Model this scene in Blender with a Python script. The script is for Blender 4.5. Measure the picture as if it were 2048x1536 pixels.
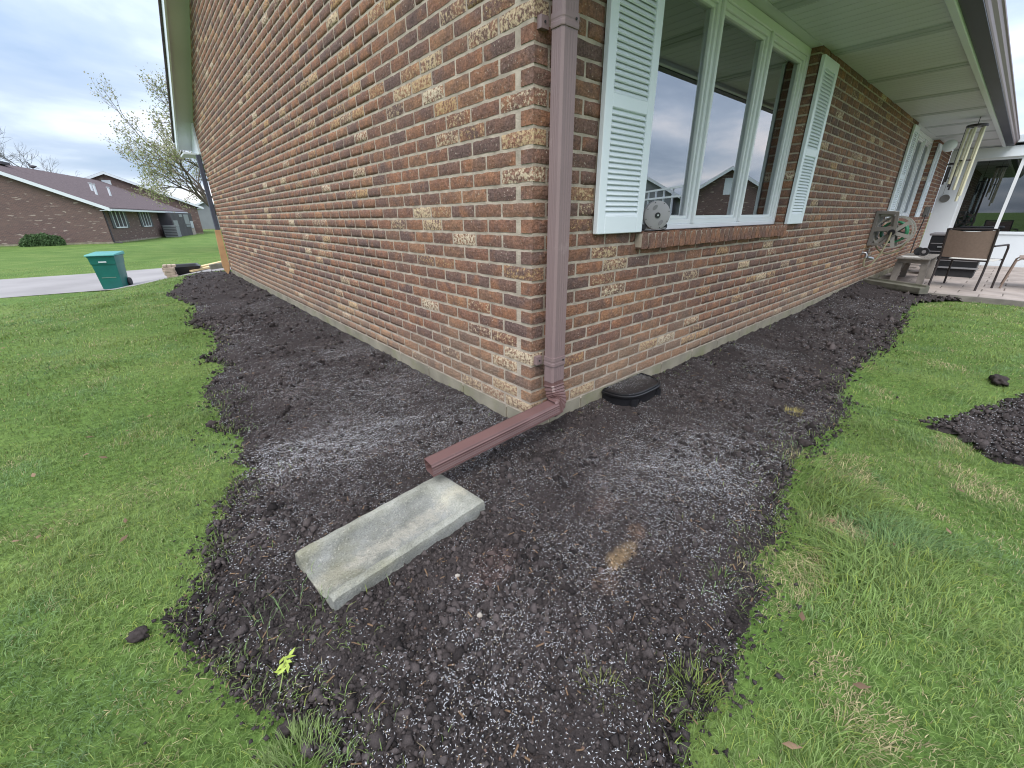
import bpy, bmesh, math, random
import numpy as np
from mathutils import Vector, Matrix
random.seed(7)
RNG = np.random.default_rng(11)
R = math.radians
for o in list(bpy.data.objects): bpy.data.objects.remove(o)
scn = bpy.context.scene
COL = scn.collection

# ------------------------------------------------------------------ camera
CAM_POS = np.array((-1.3011, -1.3760, 0.9539))
CAM_R = np.array(((0.757384, -0.652902, -0.009438), (0.253676, 0.280890, 0.925608), (0.601680, 0.703434, -0.378367)))
cam_d = bpy.data.cameras.new('camera'); cam = bpy.data.objects.new('camera', cam_d); COL.objects.link(cam)
cam_d.sensor_width = 36.0; cam_d.lens = 36.0 * 820.0 / 2048.0
cam_d.clip_start = 0.05; cam_d.clip_end = 3000
r_, u_, f_ = CAM_R
cam.matrix_world = Matrix(((r_[0], u_[0], -f_[0], CAM_POS[0]), (r_[1], u_[1], -f_[1], CAM_POS[1]),
                           (r_[2], u_[2], -f_[2], CAM_POS[2]), (0, 0, 0, 1)))
scn.camera = cam

# ------------------------------------------------------------------ world, sun, exposure
SUN_AZ, SUN_EL = R(215), R(52)          # direction the light comes from (x right, y back), elevation
w = bpy.data.worlds.new('World'); scn.world = w; w.use_nodes = True
nt = w.node_tree; nt.nodes.clear()
N = nt.nodes.new; LK = nt.links.new
out = N('ShaderNodeOutputWorld')
sky = N('ShaderNodeTexSky'); sky.sky_type = 'NISHITA'; sky.sun_disc = False
sky.sun_elevation = SUN_EL; sky.sun_rotation = math.pi / 2 - SUN_AZ
bg1 = N('ShaderNodeBackground'); bg1.inputs[1].default_value = 0.10
LK(sky.outputs[0], bg1.inputs[0])
tc = N('ShaderNodeTexCoord'); sep = N('ShaderNodeSeparateXYZ'); LK(tc.outputs['Generated'], sep.inputs[0])
def mth(op, a, b=None, clamp=False):
    m = N('ShaderNodeMath'); m.operation = op; m.use_clamp = clamp
    for i, v in enumerate((a, b)):
        if v is None: continue
        if isinstance(v, (int, float)): m.inputs[i].default_value = v
        else: LK(v, m.inputs[i])
    return m.outputs[0]
zc = mth('MAXIMUM', sep.outputs[2], 0.0)
den = mth('ADD', zc, 0.16)
comb = N('ShaderNodeCombineXYZ')
LK(mth('DIVIDE', sep.outputs[0], den), comb.inputs[0]); LK(mth('DIVIDE', sep.outputs[1], den), comb.inputs[1])
comb.inputs[2].default_value = 3.7
n1 = N('ShaderNodeTexNoise'); n1.inputs['Scale'].default_value = 0.95; n1.inputs['Detail'].default_value = 7
n1.inputs['Roughness'].default_value = 0.52; n1.inputs['Distortion'].default_value = 0.35
LK(comb.outputs[0], n1.inputs['Vector'])
cr = N('ShaderNodeValToRGB'); LK(n1.outputs[0], cr.inputs[0])
els = cr.color_ramp.elements
els[0].position = 0.28; els[0].color = (0.22, 0.29, 0.40, 1)
els[1].position = 0.70; els[1].color = (0.86, 0.80, 0.80, 1)
e = els.new(0.42); e.color = (0.30, 0.36, 0.46, 1)
e = els.new(0.50); e.color = (0.40, 0.46, 0.56, 1)
e = els.new(0.58); e.color = (0.52, 0.56, 0.64, 1)
e = els.new(0.64); e.color = (0.66, 0.67, 0.72, 1)
grad = mth('ADD', mth('MULTIPLY', zc, 1.15), 0.80)      # overcast sky: brighter towards the zenith
mul = N('ShaderNodeVectorMath'); mul.operation = 'SCALE'; LK(cr.outputs[0], mul.inputs[0]); LK(grad, mul.inputs['Scale'])
bg2 = N('ShaderNodeBackground'); bg2.inputs[1].default_value = 0.95; LK(mul.outputs[0], bg2.inputs[0])
mx = N('ShaderNodeMixShader'); mx.inputs[0].default_value = 0.90
LK(bg1.outputs[0], mx.inputs[1]); LK(bg2.outputs[0], mx.inputs[2]); LK(mx.outputs[0], out.inputs[0])

sl = bpy.data.lights.new('sun', 'SUN'); so = bpy.data.objects.new('sun', sl); COL.objects.link(so)
sl.energy = 1.15; sl.angle = R(35); sl.color = (1.0, 0.96, 0.91)
sd = Vector((math.cos(SUN_AZ) * math.cos(SUN_EL), math.sin(SUN_AZ) * math.cos(SUN_EL), math.sin(SUN_EL)))
so.rotation_euler = sd.to_track_quat('Z', 'Y').to_euler(); so.location = (-20, -20, 30)
vs = scn.view_settings
vs.view_transform = 'Standard'; vs.look = 'None'; vs.gamma = 1.0; vs.use_curve_mapping = False; vs.exposure = 1.24
scn.render.engine = 'CYCLES'; scn.cycles.filter_width = 1.1
scn.cycles.max_bounces = 6; scn.cycles.diffuse_bounces = 3; scn.cycles.glossy_bounces = 4
scn.cycles.transparent_max_bounces = 8; scn.cycles.use_denoising = True
scn.render.resolution_x = 1024; scn.render.resolution_y = 768

# ------------------------------------------------------------------ noise in numpy
def perlin(x, y, seed=0):
    rg = np.random.default_rng(seed); perm = rg.permutation(256); perm = np.concatenate([perm, perm])
    ang = rg.random(256) * 2 * np.pi; gx, gy = np.cos(ang), np.sin(ang)
    xi = np.floor(x).astype(np.int64); yi = np.floor(y).astype(np.int64); xf = x - xi; yf = y - yi
    def gr(ix, iy, dx, dy):
        h = perm[(perm[ix & 255] + iy) & 255]; return gx[h] * dx + gy[h] * dy
    s = lambda t: t * t * t * (t * (t * 6 - 15) + 10)
    u, v = s(xf), s(yf)
    a = gr(xi, yi, xf, yf); b = gr(xi + 1, yi, xf - 1, yf); c = gr(xi, yi + 1, xf, yf - 1); d = gr(xi + 1, yi + 1, xf - 1, yf - 1)
    return ((a * (1 - u) + b * u) * (1 - v) + (c * (1 - u) + d * u) * v) * 1.5
def fbm(x, y, o=4, seed=0):
    s = 0; a = 1; t = 0
    for i in range(o):
        s = s + a * perlin(x * 2 ** i, y * 2 ** i, seed + i); t += a; a *= 0.5
    return s / t
def smooth(t): t = np.clip(t, 0, 1); return t * t * (3 - 2 * t)

# ------------------------------------------------------------------ material helpers
def new_mat(name):
    m = bpy.data.materials.new(name); m.use_nodes = True
    t = m.node_tree; b = t.nodes['Principled BSDF']; return m, t, b
def tex(t, kind, **kw):
    n = t.nodes.new('ShaderNodeTex' + kind)
    for k, v in kw.items(): n.inputs[k].default_value = v
    return n
def pos(t, kind='Object'):
    return t.nodes.new('ShaderNodeTexCoord').outputs[kind]
def wpos(t): return t.nodes.new('ShaderNodeNewGeometry').outputs['Position']
def ramp(t, src, stops):
    r = t.nodes.new('ShaderNodeValToRGB'); t.links.new(src, r.inputs[0]); el = r.color_ramp.elements
    el[0].position, el[0].color = stops[0][0], (*stops[0][1], 1)
    el[1].position, el[1].color = stops[-1][0], (*stops[-1][1], 1)
    for p, c in stops[1:-1]:
        e = el.new(p); e.color = (*c, 1)
    return r.outputs[0]
def mixc(t, fac, a, b, mode='MIX'):
    n = t.nodes.new('ShaderNodeMix'); n.data_type = 'RGBA'; n.blend_type = mode
    for i, v in ((0, fac), (6, a), (7, b)):
        if isinstance(v, (int, float)): n.inputs[i].default_value = v
        elif isinstance(v, tuple): n.inputs[i].default_value = (*v, 1)
        else: t.links.new(v, n.inputs[i])
    return n.outputs[2]
def math_n(t, op, a, b=None, clamp=False):
    m = t.nodes.new('ShaderNodeMath'); m.operation = op; m.use_clamp = clamp
    for i, v in enumerate((a, b)):
        if v is None: continue
        if isinstance(v, (int, float)): m.inputs[i].default_value = v
        else: t.links.new(v, m.inputs[i])
    return m.outputs[0]
def bump(t, b, src, strength=0.3, dist=0.01):
    n = t.nodes.new('ShaderNodeBump'); n.inputs['Strength'].default_value = strength; n.inputs['Distance'].default_value = dist
    t.links.new(src, n.inputs['Height']); t.links.new(n.outputs[0], b.inputs['Normal'])
def simple(name, col, rough=0.6, var=0.12, scale=6.0, metal=0.0, bmp=0.0, bscale=60, spec=0.5, coord='world', dirt=None):
    m, t, b = new_mat(name)
    p = wpos(t) if coord == 'world' else pos(t)
    n = tex(t, 'Noise', Scale=scale, Detail=5.0); t.links.new(p, n.inputs['Vector'])
    lo = tuple(c * (1 - var) for c in col); hi = tuple(min(1, c * (1 + var)) for c in col)
    c = ramp(t, n.outputs[0], [(0.3, lo), (0.7, hi)])
    if dirt:
        n2 = tex(t, 'Noise', Scale=dirt[1], Detail=6.0, Roughness=0.65); t.links.new(p, n2.inputs['Vector'])
        c = mixc(t, ramp(t, n2.outputs[0], [(dirt[2], (0, 0, 0)), (dirt[2] + 0.2, (1, 1, 1))]), c, dirt[0])
    t.links.new(c, b.inputs['Base Color'])
    b.inputs['Roughness'].default_value = rough; b.inputs['Metallic'].default_value = metal
    b.inputs['Specular IOR Level'].default_value = spec
    if bmp:
        n3 = tex(t, 'Noise', Scale=bscale, Detail=4.0); t.links.new(p, n3.inputs['Vector']); bump(t, b, n3.outputs[0], bmp, 0.004)
    return m

def brick_mat(name, individual):
    m, t, b = new_mat(name)
    a = t.nodes.new('ShaderNodeAttribute'); a.attribute_name = 'rnd'; a.attribute_type = 'OBJECT' if individual else 'GEOMETRY'
    rnd = a.outputs['Fac']
    p = wpos(t)
    cb = t.nodes.new('ShaderNodeCombineXYZ'); t.links.new(math_n(t, 'MULTIPLY', rnd, 61.0), cb.inputs[0]); t.links.new(math_n(t, 'MULTIPLY', rnd, 37.0), cb.inputs[1])
    va = t.nodes.new('ShaderNodeVectorMath'); va.operation = 'ADD'; t.links.new(p, va.inputs[0]); t.links.new(cb.outputs[0], va.inputs[1])
    P = va.outputs[0]
    base = ramp(t, rnd, [(0.0, (0.118, 0.080, 0.072)), (0.10, (0.138, 0.088, 0.073)), (0.30, (0.150, 0.090, 0.070)), (0.45, (0.200, 0.108, 0.074)),
                         (0.60, (0.168, 0.092, 0.066)), (0.72, (0.235, 0.125, 0.076)), (0.86, (0.125, 0.080, 0.066)), (1.0, (0.265, 0.150, 0.088))])
    n1 = tex(t, 'Noise', Scale=14.0, Detail=5.0, Roughness=0.6); t.links.new(P, n1.inputs['Vector'])
    c = mixc(t, ramp(t, n1.outputs[0], [(0.40, (0, 0, 0)), (0.68, (0.7, 0.7, 0.7))]), base, (0.092, 0.066, 0.062))
    n1b = tex(t, 'Noise', Scale=9.0, Detail=4.0); t.links.new(P, n1b.inputs['Vector'])
    c = mixc(t, ramp(t, n1b.outputs[0], [(0.52, (0, 0, 0)), (0.70, (0.6, 0.6, 0.6))]), c, (0.27, 0.135, 0.075))
    n2 = tex(t, 'Noise', Scale=85.0, Detail=6.0, Roughness=0.75); t.links.new(P, n2.inputs['Vector'])
    c = mixc(t, 0.85, c, ramp(t, n2.outputs[0], [(0.30, (0.38, 0.38, 0.38)), (0.52, (0.95, 0.95, 0.95)), (0.72, (1.5, 1.5, 1.5))]), 'MULTIPLY')
    c = mixc(t, 1.0, c, (1.48, 1.40, 1.35), 'MULTIPLY')
    # cream slurry left on some bricks, tan ones among them
    r2 = math_n(t, 'FRACT', math_n(t, 'MULTIPLY', rnd, 17.31))
    th = math_n(t, 'SUBTRACT', r2, 0.86)
    th = math_n(t, 'MULTIPLY', math_n(t, 'MAXIMUM', th, 0.0), 0.80)
    n4 = tex(t, 'Noise', Scale=66.0, Detail=6.0, Roughness=0.68, Distortion=0.25); t.links.new(P, n4.inputs['Vector'])
    cm = math_n(t, 'SUBTRACT', math_n(t, 'ADD', n4.outputs[0], th), 0.53)
    cm = math_n(t, 'MULTIPLY', cm, 9.0, True)
    gate = math_n(t, 'GREATER_THAN', r2, 0.84)
    cream = ramp(t, math_n(t, 'FRACT', math_n(t, 'MULTIPLY', rnd, 7.77)), [(0.0, (0.62, 0.52, 0.38)), (0.45, (0.56, 0.42, 0.26)), (1.0, (0.46, 0.28, 0.13))])
    c = mixc(t, math_n(t, 'MULTIPLY', cm, gate), c, cream)
    # small white specks on all
    n5 = tex(t, 'Noise', Scale=95.0, Detail=2.0); t.links.new(P, n5.inputs['Vector'])
    c = mixc(t, ramp(t, n5.outputs[0], [(0.66, (0, 0, 0)), (0.73, (0.75, 0.75, 0.75))]), c, (0.50, 0.42, 0.34))
    # lime bloom on the lowest courses
    sp = t.nodes.new('ShaderNodeSeparateXYZ'); t.links.new(p, sp.inputs[0])
    n6 = tex(t, 'Noise', Scale=2.2, Detail=4.0); t.links.new(p, n6.inputs['Vector'])
    lowm = math_n(t, 'SUBTRACT', math_n(t, 'MULTIPLY', n6.outputs[0], 0.75), sp.outputs[2])
    c = mixc(t, ramp(t, lowm, [(0.02, (0, 0, 0)), (0.40, (0.45, 0.45, 0.45))]), c, (0.34, 0.26, 0.175))
    t.links.new(c, b.inputs['Base Color']); b.inputs['Roughness'].default_value = 0.9; b.inputs['Specular IOR Level'].default_value = 0.2
    nb = tex(t, 'Noise', Scale=70.0, Detail=6.0, Roughness=0.7); t.links.new(P, nb.inputs['Vector'])
    bump(t, b, nb.outputs[0], 1.0, 0.010)
    return m
M = {}
M['brick'] = brick_mat('brick_single', True); M['brickwork'] = brick_mat('brick_field', False)
M['mortar'] = simple('mortar', (0.40, 0.338, 0.272), 0.95, 0.25, 14.0, bmp=0.8, bscale=140, spec=0.1)
M['concrete'] = simple('foundation_concrete', (0.245, 0.222, 0.170), 0.9, 0.25, 5.0, bmp=0.5, bscale=90, spec=0.2, dirt=((0.20, 0.20, 0.11), 3.0, 0.50))
M['joint'] = simple('foundation_joint', (0.52, 0.46, 0.36), 0.95, 0.2, 12.0, bmp=0.4, bscale=100, spec=0.1)
M['white'] = simple('white_vinyl', (0.74, 0.79, 0.82), 0.38, 0.03, 2.0)
M['frame'] = simple('window_vinyl', (0.74, 0.765, 0.775), 0.35, 0.03, 2.0)
M['soffit'] = simple('soffit_aluminium', (0.60, 0.625, 0.635), 0.5, 0.06, 1.5)
M['batten'] = simple('batten_aluminium', (0.42, 0.45, 0.45), 0.5, 0.06, 1.5)
M['brown'] = simple('brown_aluminium', (0.145, 0.078, 0.072), 0.42, 0.10, 5.0, dirt=((0.26, 0.17, 0.15), 4.0, 0.60))
M['pipe'] = simple('brown_downspout', (0.215, 0.150, 0.148), 0.48, 0.07, 4.0, dirt=((0.33, 0.25, 0.24), 7.0, 0.62))
M['pipe_red'] = simple('brown_extension', (0.135, 0.075, 0.070), 0.36, 0.12, 6.0, dirt=((0.34, 0.24, 0.22), 16.0, 0.68))
M['gutter'] = simple('gutter_brown', (0.16, 0.10, 0.10), 0.4, 0.08, 3.0)
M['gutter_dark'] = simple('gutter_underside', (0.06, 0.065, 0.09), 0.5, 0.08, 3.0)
M['shingle'] = simple('asphalt_shingle', (0.115, 0.090, 0.093), 0.95, 0.25, 8.0, bmp=0.4, bscale=40, spec=0.1)
M['black'] = simple('black_plastic', (0.012, 0.012, 0.014), 0.35, 0.2, 8.0)
M['rubber'] = simple('dark_rubber', (0.02, 0.02, 0.022), 0.7, 0.2, 20.0)
M['greyp'] = simple('grey_plastic', (0.30, 0.285, 0.29), 0.5, 0.06, 8.0)
M['greyd'] = simple('grey_plastic_recess', (0.19, 0.18, 0.185), 0.5, 0.06, 8.0)
M['taupe'] = simple('taupe_plastic', (0.20, 0.182, 0.165), 0.5, 0.08, 6.0)
M['taupe_l'] = simple('pale_taupe_plastic', (0.33, 0.31, 0.28), 0.5, 0.08, 6.0)
M['hose'] = simple('green_hose', (0.018, 0.17, 0.075), 0.4, 0.2, 20.0)
M['hose_t'] = simple('tan_hose', (0.30, 0.27, 0.17), 0.5, 0.15, 15.0)
M['metal'] = simple('zinc', (0.45, 0.45, 0.46), 0.35, 0.15, 20.0, metal=0.9)
M['oldwood'] = simple('weathered_wood', (0.22, 0.20, 0.178), 0.9, 0.28, 7.0, bmp=0.5, bscale=40, spec=0.1)
M['timber'] = simple('grey_timber', (0.16, 0.155, 0.125), 0.95, 0.3, 6.0, bmp=0.6, bscale=35, spec=0.1, dirt=((0.10, 0.11, 0.07), 5.0, 0.52))
M['newwood'] = simple('new_lumber', (0.60, 0.46, 0.25), 0.8, 0.15, 5.0, bmp=0.2)
M['ply'] = simple('tan_board', (0.50, 0.30, 0.15), 0.85, 0.15, 5.0, bmp=0.2)
M['chair'] = simple('dark_brown_steel', (0.028, 0.020, 0.020), 0.4, 0.15, 9.0)
M['sling'] = simple('taupe_sling', (0.235, 0.170, 0.135), 0.85, 0.08, 40.0, bmp=0.3, bscale=400)
M['seat'] = simple('pale_seat', (0.55, 0.53, 0.48), 0.8, 0.06, 8.0)
M['paver'] = simple('patio_paver', (0.33, 0.285, 0.255), 0.9, 0.2, 3.5, bmp=0.3, bscale=60, spec=0.2)
M['sand'] = simple('joint_sand', (0.13, 0.11, 0.095), 0.95, 0.2, 9.0)
M['drive'] = simple('driveway_concrete', (0.27, 0.255, 0.25), 0.9, 0.12, 0.8, bmp=0.1, spec=0.2)
M['bin'] = simple('green_bin_plastic', (0.012, 0.135, 0.115), 0.42, 0.12, 3.0)
M['binlid'] = simple('green_bin_lid', (0.03, 0.24, 0.215), 0.4, 0.08, 3.0)
M['stone'] = simple('tan_stone_block', (0.40, 0.31, 0.25), 0.95, 0.2, 12.0, bmp=0.4)
M['splash'] = None
M['clod'] = simple('dark_clod', (0.044, 0.036, 0.034), 0.95, 0.35, 60.0, bmp=0.8, bscale=150, spec=0.15)
M['pebble'] = simple('pale_pebble', (0.40, 0.36, 0.31), 0.8, 0.2, 30.0)
M['interior'] = simple('dim_room', (0.05, 0.055, 0.055), 0.9, 0.1, 2.0)  # indoor dimness put into the wall colour so the panes show dark
M['curtain'] = simple('grey_curtain', (0.20, 0.21, 0.21), 0.9, 0.05, 2.0)
M['chime'] = simple('cream_tube', (0.66, 0.62, 0.45), 0.35, 0.05, 9.0)
M['bark'] = simple('bark', (0.105, 0.085, 0.07), 0.95, 0.25, 8.0, bmp=0.3)
M['barkfar'] = simple('far_bark', (0.13, 0.125, 0.13), 0.95, 0.2, 3.0)
M['grille'] = simple('disc_grey', (0.17, 0.17, 0.16), 0.6, 0.1, 9.0)
M['steel'] = simple('brushed_steel', (0.5, 0.5, 0.52), 0.3, 0.08, 9.0, metal=0.8)
M['farwhite'] = simple('trim_white', (0.62, 0.66, 0.70), 0.5, 0.04, 2.0)
M['farshutter'] = simple('dark_shutter', (0.045, 0.052, 0.06), 0.6, 0.1, 2.0)
M['fardark'] = simple('dark_screen_wall', (0.055, 0.05, 0.058), 0.8, 0.2, 1.2)
M['fargrey'] = simple('grey_blind', (0.22, 0.23, 0.24), 0.7, 0.05, 2.0)
M['sid'] = simple('grey_siding', (0.20, 0.21, 0.225), 0.8, 0.06, 1.0)

def glass_mat(name, ior, tint):
    m = bpy.data.materials.new(name); m.use_nodes = True; t = m.node_tree; t.nodes.clear()
    o = t.nodes.new('ShaderNodeOutputMaterial'); mxs = t.nodes.new('ShaderNodeMixShader')
    fr = t.nodes.new('ShaderNodeFresnel'); fr.inputs[0].default_value = ior
    g = t.nodes.new('ShaderNodeBsdfGlossy'); g.inputs['Roughness'].default_value = 0.004; g.inputs['Color'].default_value = (0.93, 0.96, 1.0, 1)
    tr = t.nodes.new('ShaderNodeBsdfTransparent'); tr.inputs[0].default_value = (*tint, 1)
    t.links.new(fr.outputs[0], mxs.inputs[0]); t.links.new(tr.outputs[0], mxs.inputs[1]); t.links.new(g.outputs[0], mxs.inputs[2])
    t.links.new(mxs.outputs[0], o.inputs[0]); return m
M['glass'] = glass_mat('window_glass', 4.6, (0.75, 0.80, 0.78))
M['porchglass'] = glass_mat('porch_glass', 2.1, (0.5, 0.53, 0.55))

def attr_mat(name, rough=0.8, trans=0.0, bmp=0.0, bscale=200, spec=0.2):
    m, t, b = new_mat(name)
    a = t.nodes.new('ShaderNodeAttribute'); a.attribute_name = 'Col'
    c = a.outputs['Color']
    if bmp:
        n = tex(t, 'Noise', Scale=bscale, Detail=6.0, Roughness=0.7); t.links.new(wpos(t), n.inputs['Vector'])
        c = mixc(t, 0.7, c, ramp(t, n.outputs[0], [(0.32, (0.45, 0.45, 0.45)), (0.7, (1.35, 1.35, 1.35))]), 'MULTIPLY')
        bump(t, b, n.outputs[0], bmp, 0.012)
    t.links.new(c, b.inputs['Base Color']); b.inputs['Roughness'].default_value = rough; b.inputs['Specular IOR Level'].default_value = spec
    if trans:
        o = [n for n in t.nodes if n.type == 'OUTPUT_MATERIAL'][0]
        tl = t.nodes.new('ShaderNodeBsdfTranslucent'); t.links.new(c, tl.inputs[0])
        ms = t.nodes.new('ShaderNodeMixShader'); ms.inputs[0].default_value = trans
        t.links.new(b.outputs[0], ms.inputs[1]); t.links.new(tl.outputs[0], ms.inputs[2]); t.links.new(ms.outputs[0], o.inputs[0])
    return m
M['blade'] = attr_mat('grass_blade', 0.55, 0.35, spec=0.3)
M['leaf'] = attr_mat('leaf', 0.6, 0.3)
M['soil'] = attr_mat('dark_soil', 0.95, 0, bmp=0.9, bscale=110, spec=0.15)
M['clods'] = attr_mat('soil_crumbs', 0.95, 0, bmp=0.5, bscale=240, spec=0.2)
M['seed'] = attr_mat('seed_pellet', 0.7, 0)

def lawn_mat():
    m, t, b = new_mat('lawn_ground'); p = wpos(t)
    n1 = tex(t, 'Noise', Scale=0.9, Detail=6.0, Roughness=0.6); t.links.new(p, n1.inputs['Vector'])
    c = ramp(t, n1.outputs[0], [(0.30, (0.085, 0.150, 0.038)), (0.5, (0.115, 0.188, 0.050)), (0.70, (0.160, 0.220, 0.068))])
    n2 = tex(t, 'Noise', Scale=26.0, Detail=5.0, Roughness=0.7); t.links.new(p, n2.inputs['Vector'])
    c = mixc(t, 0.75, c, ramp(t, n2.outputs[0], [(0.3, (0.35, 0.38, 0.35)), (0.72, (1.45, 1.40, 1.25))]), 'MULTIPLY')
    t.links.new(c, b.inputs['Base Color']); b.inputs['Roughness'].default_value = 0.9; b.inputs['Specular IOR Level'].default_value = 0.1
    n3 = tex(t, 'Noise', Scale=60.0, Detail=5.0); t.links.new(p, n3.inputs['Vector']); bump(t, b, n3.outputs[0], 0.7, 0.03)
    return m
M['lawn'] = lawn_mat()
def far_brick(name, cols, wscale=4.6):
    m, t, b = new_mat(name)
    tcn = t.nodes.new('ShaderNodeTexCoord'); sp = t.nodes.new('ShaderNodeSeparateXYZ'); t.links.new(tcn.outputs['Object'], sp.inputs[0])
    cb = t.nodes.new('ShaderNodeCombineXYZ'); t.links.new(math_n(t, 'ADD', sp.outputs[0], sp.outputs[1]), cb.inputs[0]); t.links.new(sp.outputs[2], cb.inputs[1])
    br = t.nodes.new('ShaderNodeTexBrick'); br.inputs['Scale'].default_value = wscale
    br.inputs['Color1'].default_value = (*cols[0], 1); br.inputs['Color2'].default_value = (*cols[1], 1); br.inputs['Mortar'].default_value = (*cols[2], 1)
    br.inputs['Mortar Size'].default_value = 0.03; br.inputs['Brick Width'].default_value = 0.95; br.inputs['Row Height'].default_value = 0.31
    t.links.new(cb.outputs[0], br.inputs['Vector'])
    mp = t.nodes.new('ShaderNodeVectorMath'); mp.operation = 'MULTIPLY'; t.links.new(cb.outputs[0], mp.inputs[0]); mp.inputs[1].default_value = (1.6, 8.0, 1)
    n = tex(t, 'Noise', Scale=1.0, Detail=2.0); t.links.new(mp.outputs[0], n.inputs['Vector'])
    c = mixc(t, ramp(t, n.outputs[0], [(0.64, (0, 0, 0)), (0.68, (0.75, 0.75, 0.75))]), br.outputs[0], (0.42, 0.36, 0.31))
    t.links.new(c, b.inputs['Base Color']); b.inputs['Roughness'].default_value = 0.9; b.inputs['Specular IOR Level'].default_value = 0.1
    return m
M['farbrick'] = far_brick('neighbour_brick', ((0.155, 0.10, 0.092), (0.115, 0.08, 0.078), (0.19, 0.15, 0.13)))

# ------------------------------------------------------------------ mesh helpers
class MB:
    def __init__(s): s.v = []; s.f = []
    def add(s, vs, fs):
        b = len(s.v); s.v += [tuple(v) for v in vs]; s.f += [tuple(i + b for i in f) for f in fs]; return s
    def box(s, x0, x1, y0, y1, z0, z1):
        return s.add([(x0, y0, z0), (x1, y0, z0), (x1, y1, z0), (x0, y1, z0), (x0, y0, z1), (x1, y0, z1), (x1, y1, z1), (x0, y1, z1)],
                     [(0, 3, 2, 1), (4, 5, 6, 7), (0, 1, 5, 4), (1, 2, 6, 5), (2, 3, 7, 6), (3, 0, 4, 7)])
    def obox(s, c, size, rot):
        hx, hy, hz = (d / 2 for d in size); m = rot.to_3x3() if hasattr(rot, 'to_3x3') else rot
        b = MB().box(-hx, hx, -hy, hy, -hz, hz); c = Vector(c)
        return s.add([c + m @ Vector(v) for v in b.v], b.f)
    def prism(s, poly, d0, d1, axis):            # poly in the two other axes, extruded along axis
        n = len(poly); vs = []
        for d in (d0, d1):
            for a, b in poly:
                vs.append({'x': (d, a, b), 'y': (a, d, b), 'z': (a, b, d)}[axis])
        fs = [tuple(range(n))[::-1], tuple(range(n, 2 * n))] + [(i, (i + 1) % n, n + (i + 1) % n, n + i) for i in range(n)]
        return s.add(vs, fs)
    def tube(s, pts, r, n=8, cap=True):
        pts = [Vector(p) for p in pts]; k = len(pts); rs = r if isinstance(r, (list, tuple)) else [r] * k
        t0 = (pts[1] - pts[0]).normalized(); a = t0.orthogonal().normalized(); vs = []; fs = []
        for i, p in enumerate(pts):
            t = (pts[min(i + 1, k - 1)] - pts[max(i - 1, 0)]).normalized()
            a = (a - t * a.dot(t)); a = a.normalized() if a.length > 1e-6 else t.orthogonal().normalized(); b = t.cross(a)
            for j in range(n):
                th = 2 * math.pi * j / n; vs.append(p + (a * math.cos(th) + b * math.sin(th)) * rs[i])
        for i in range(k - 1):
            for j in range(n): fs.append((i * n + j, i * n + (j + 1) % n, (i + 1) * n + (j + 1) % n, (i + 1) * n + j))
        if cap: fs += [tuple(range(n))[::-1], tuple(range((k - 1) * n, k * n))]
        return s.add(vs, fs)
    def lathe(s, prof, c, axis='z', n=24, close=True):
        vs = []; fs = []
        for (r, h) in prof:
            for j in range(n):
                th = 2 * math.pi * j / n; a, b = r * math.cos(th), r * math.sin(th)
                v = {'z': (a, b, h), 'x': (h, a, b), 'y': (a, h, b)}[axis]; vs.append((c[0] + v[0], c[1] + v[1], c[2] + v[2]))
        m = len(prof)
        for i in range(m - 1):
            for j in range(n): fs.append((i * n + j, i * n + (j + 1) % n, (i + 1) * n + (j + 1) % n, (i + 1) * n + j))
        if close: fs += [tuple(range(n))[::-1], tuple(range((m - 1) * n, m * n))]
        return s.add(vs, fs)
    def mesh(s, name):
        me = bpy.data.meshes.new(name); me.from_pydata(s.v, [], s.f); me.update(); return me
    def build(s, name, mat, parent=None, bevel=0.0, smooth=False, seg=1):
        me = s.mesh(name); bm = bmesh.new(); bm.from_mesh(me)
        bmesh.ops.recalc_face_normals(bm, faces=bm.faces)
        if bevel: bmesh.ops.bevel(bm, geom=[e for e in bm.edges if len(e.link_faces) == 2 and e.calc_face_angle(0) > 0.6], offset=bevel, segments=seg, affect='EDGES', profile=0.6)
        bm.to_mesh(me); bm.free()
        if smooth:
            for p in me.polygons: p.use_smooth = True
            try: me.set_sharp_from_angle(angle=R(38))
            except Exception: pass
        return link(name, me, mat, parent)
def link(name, me, mat, parent=None):
    if mat is not None and not me.materials: me.materials.append(mat)
    o = bpy.data.objects.new(name, me); COL.objects.link(o)
    if parent: o.parent = parent
    return o
def thing(name, label, cat, loc=(0, 0, 0), group=None, rotz=0.0):
    o = bpy.data.objects.new(name, None); COL.objects.link(o); o.location = loc; o.rotation_euler = (0, 0, rotz); o.empty_display_size = 0.2
    return tag(o, label, cat, group)
def tag(o, label, cat, group=None):
    o['label'] = label; o['category'] = cat
    if group: o['group'] = group
    return o
def struct(o, label=None, kind='structure'):
    o['kind'] = kind
    if label: o['label'] = label
    return o
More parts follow.
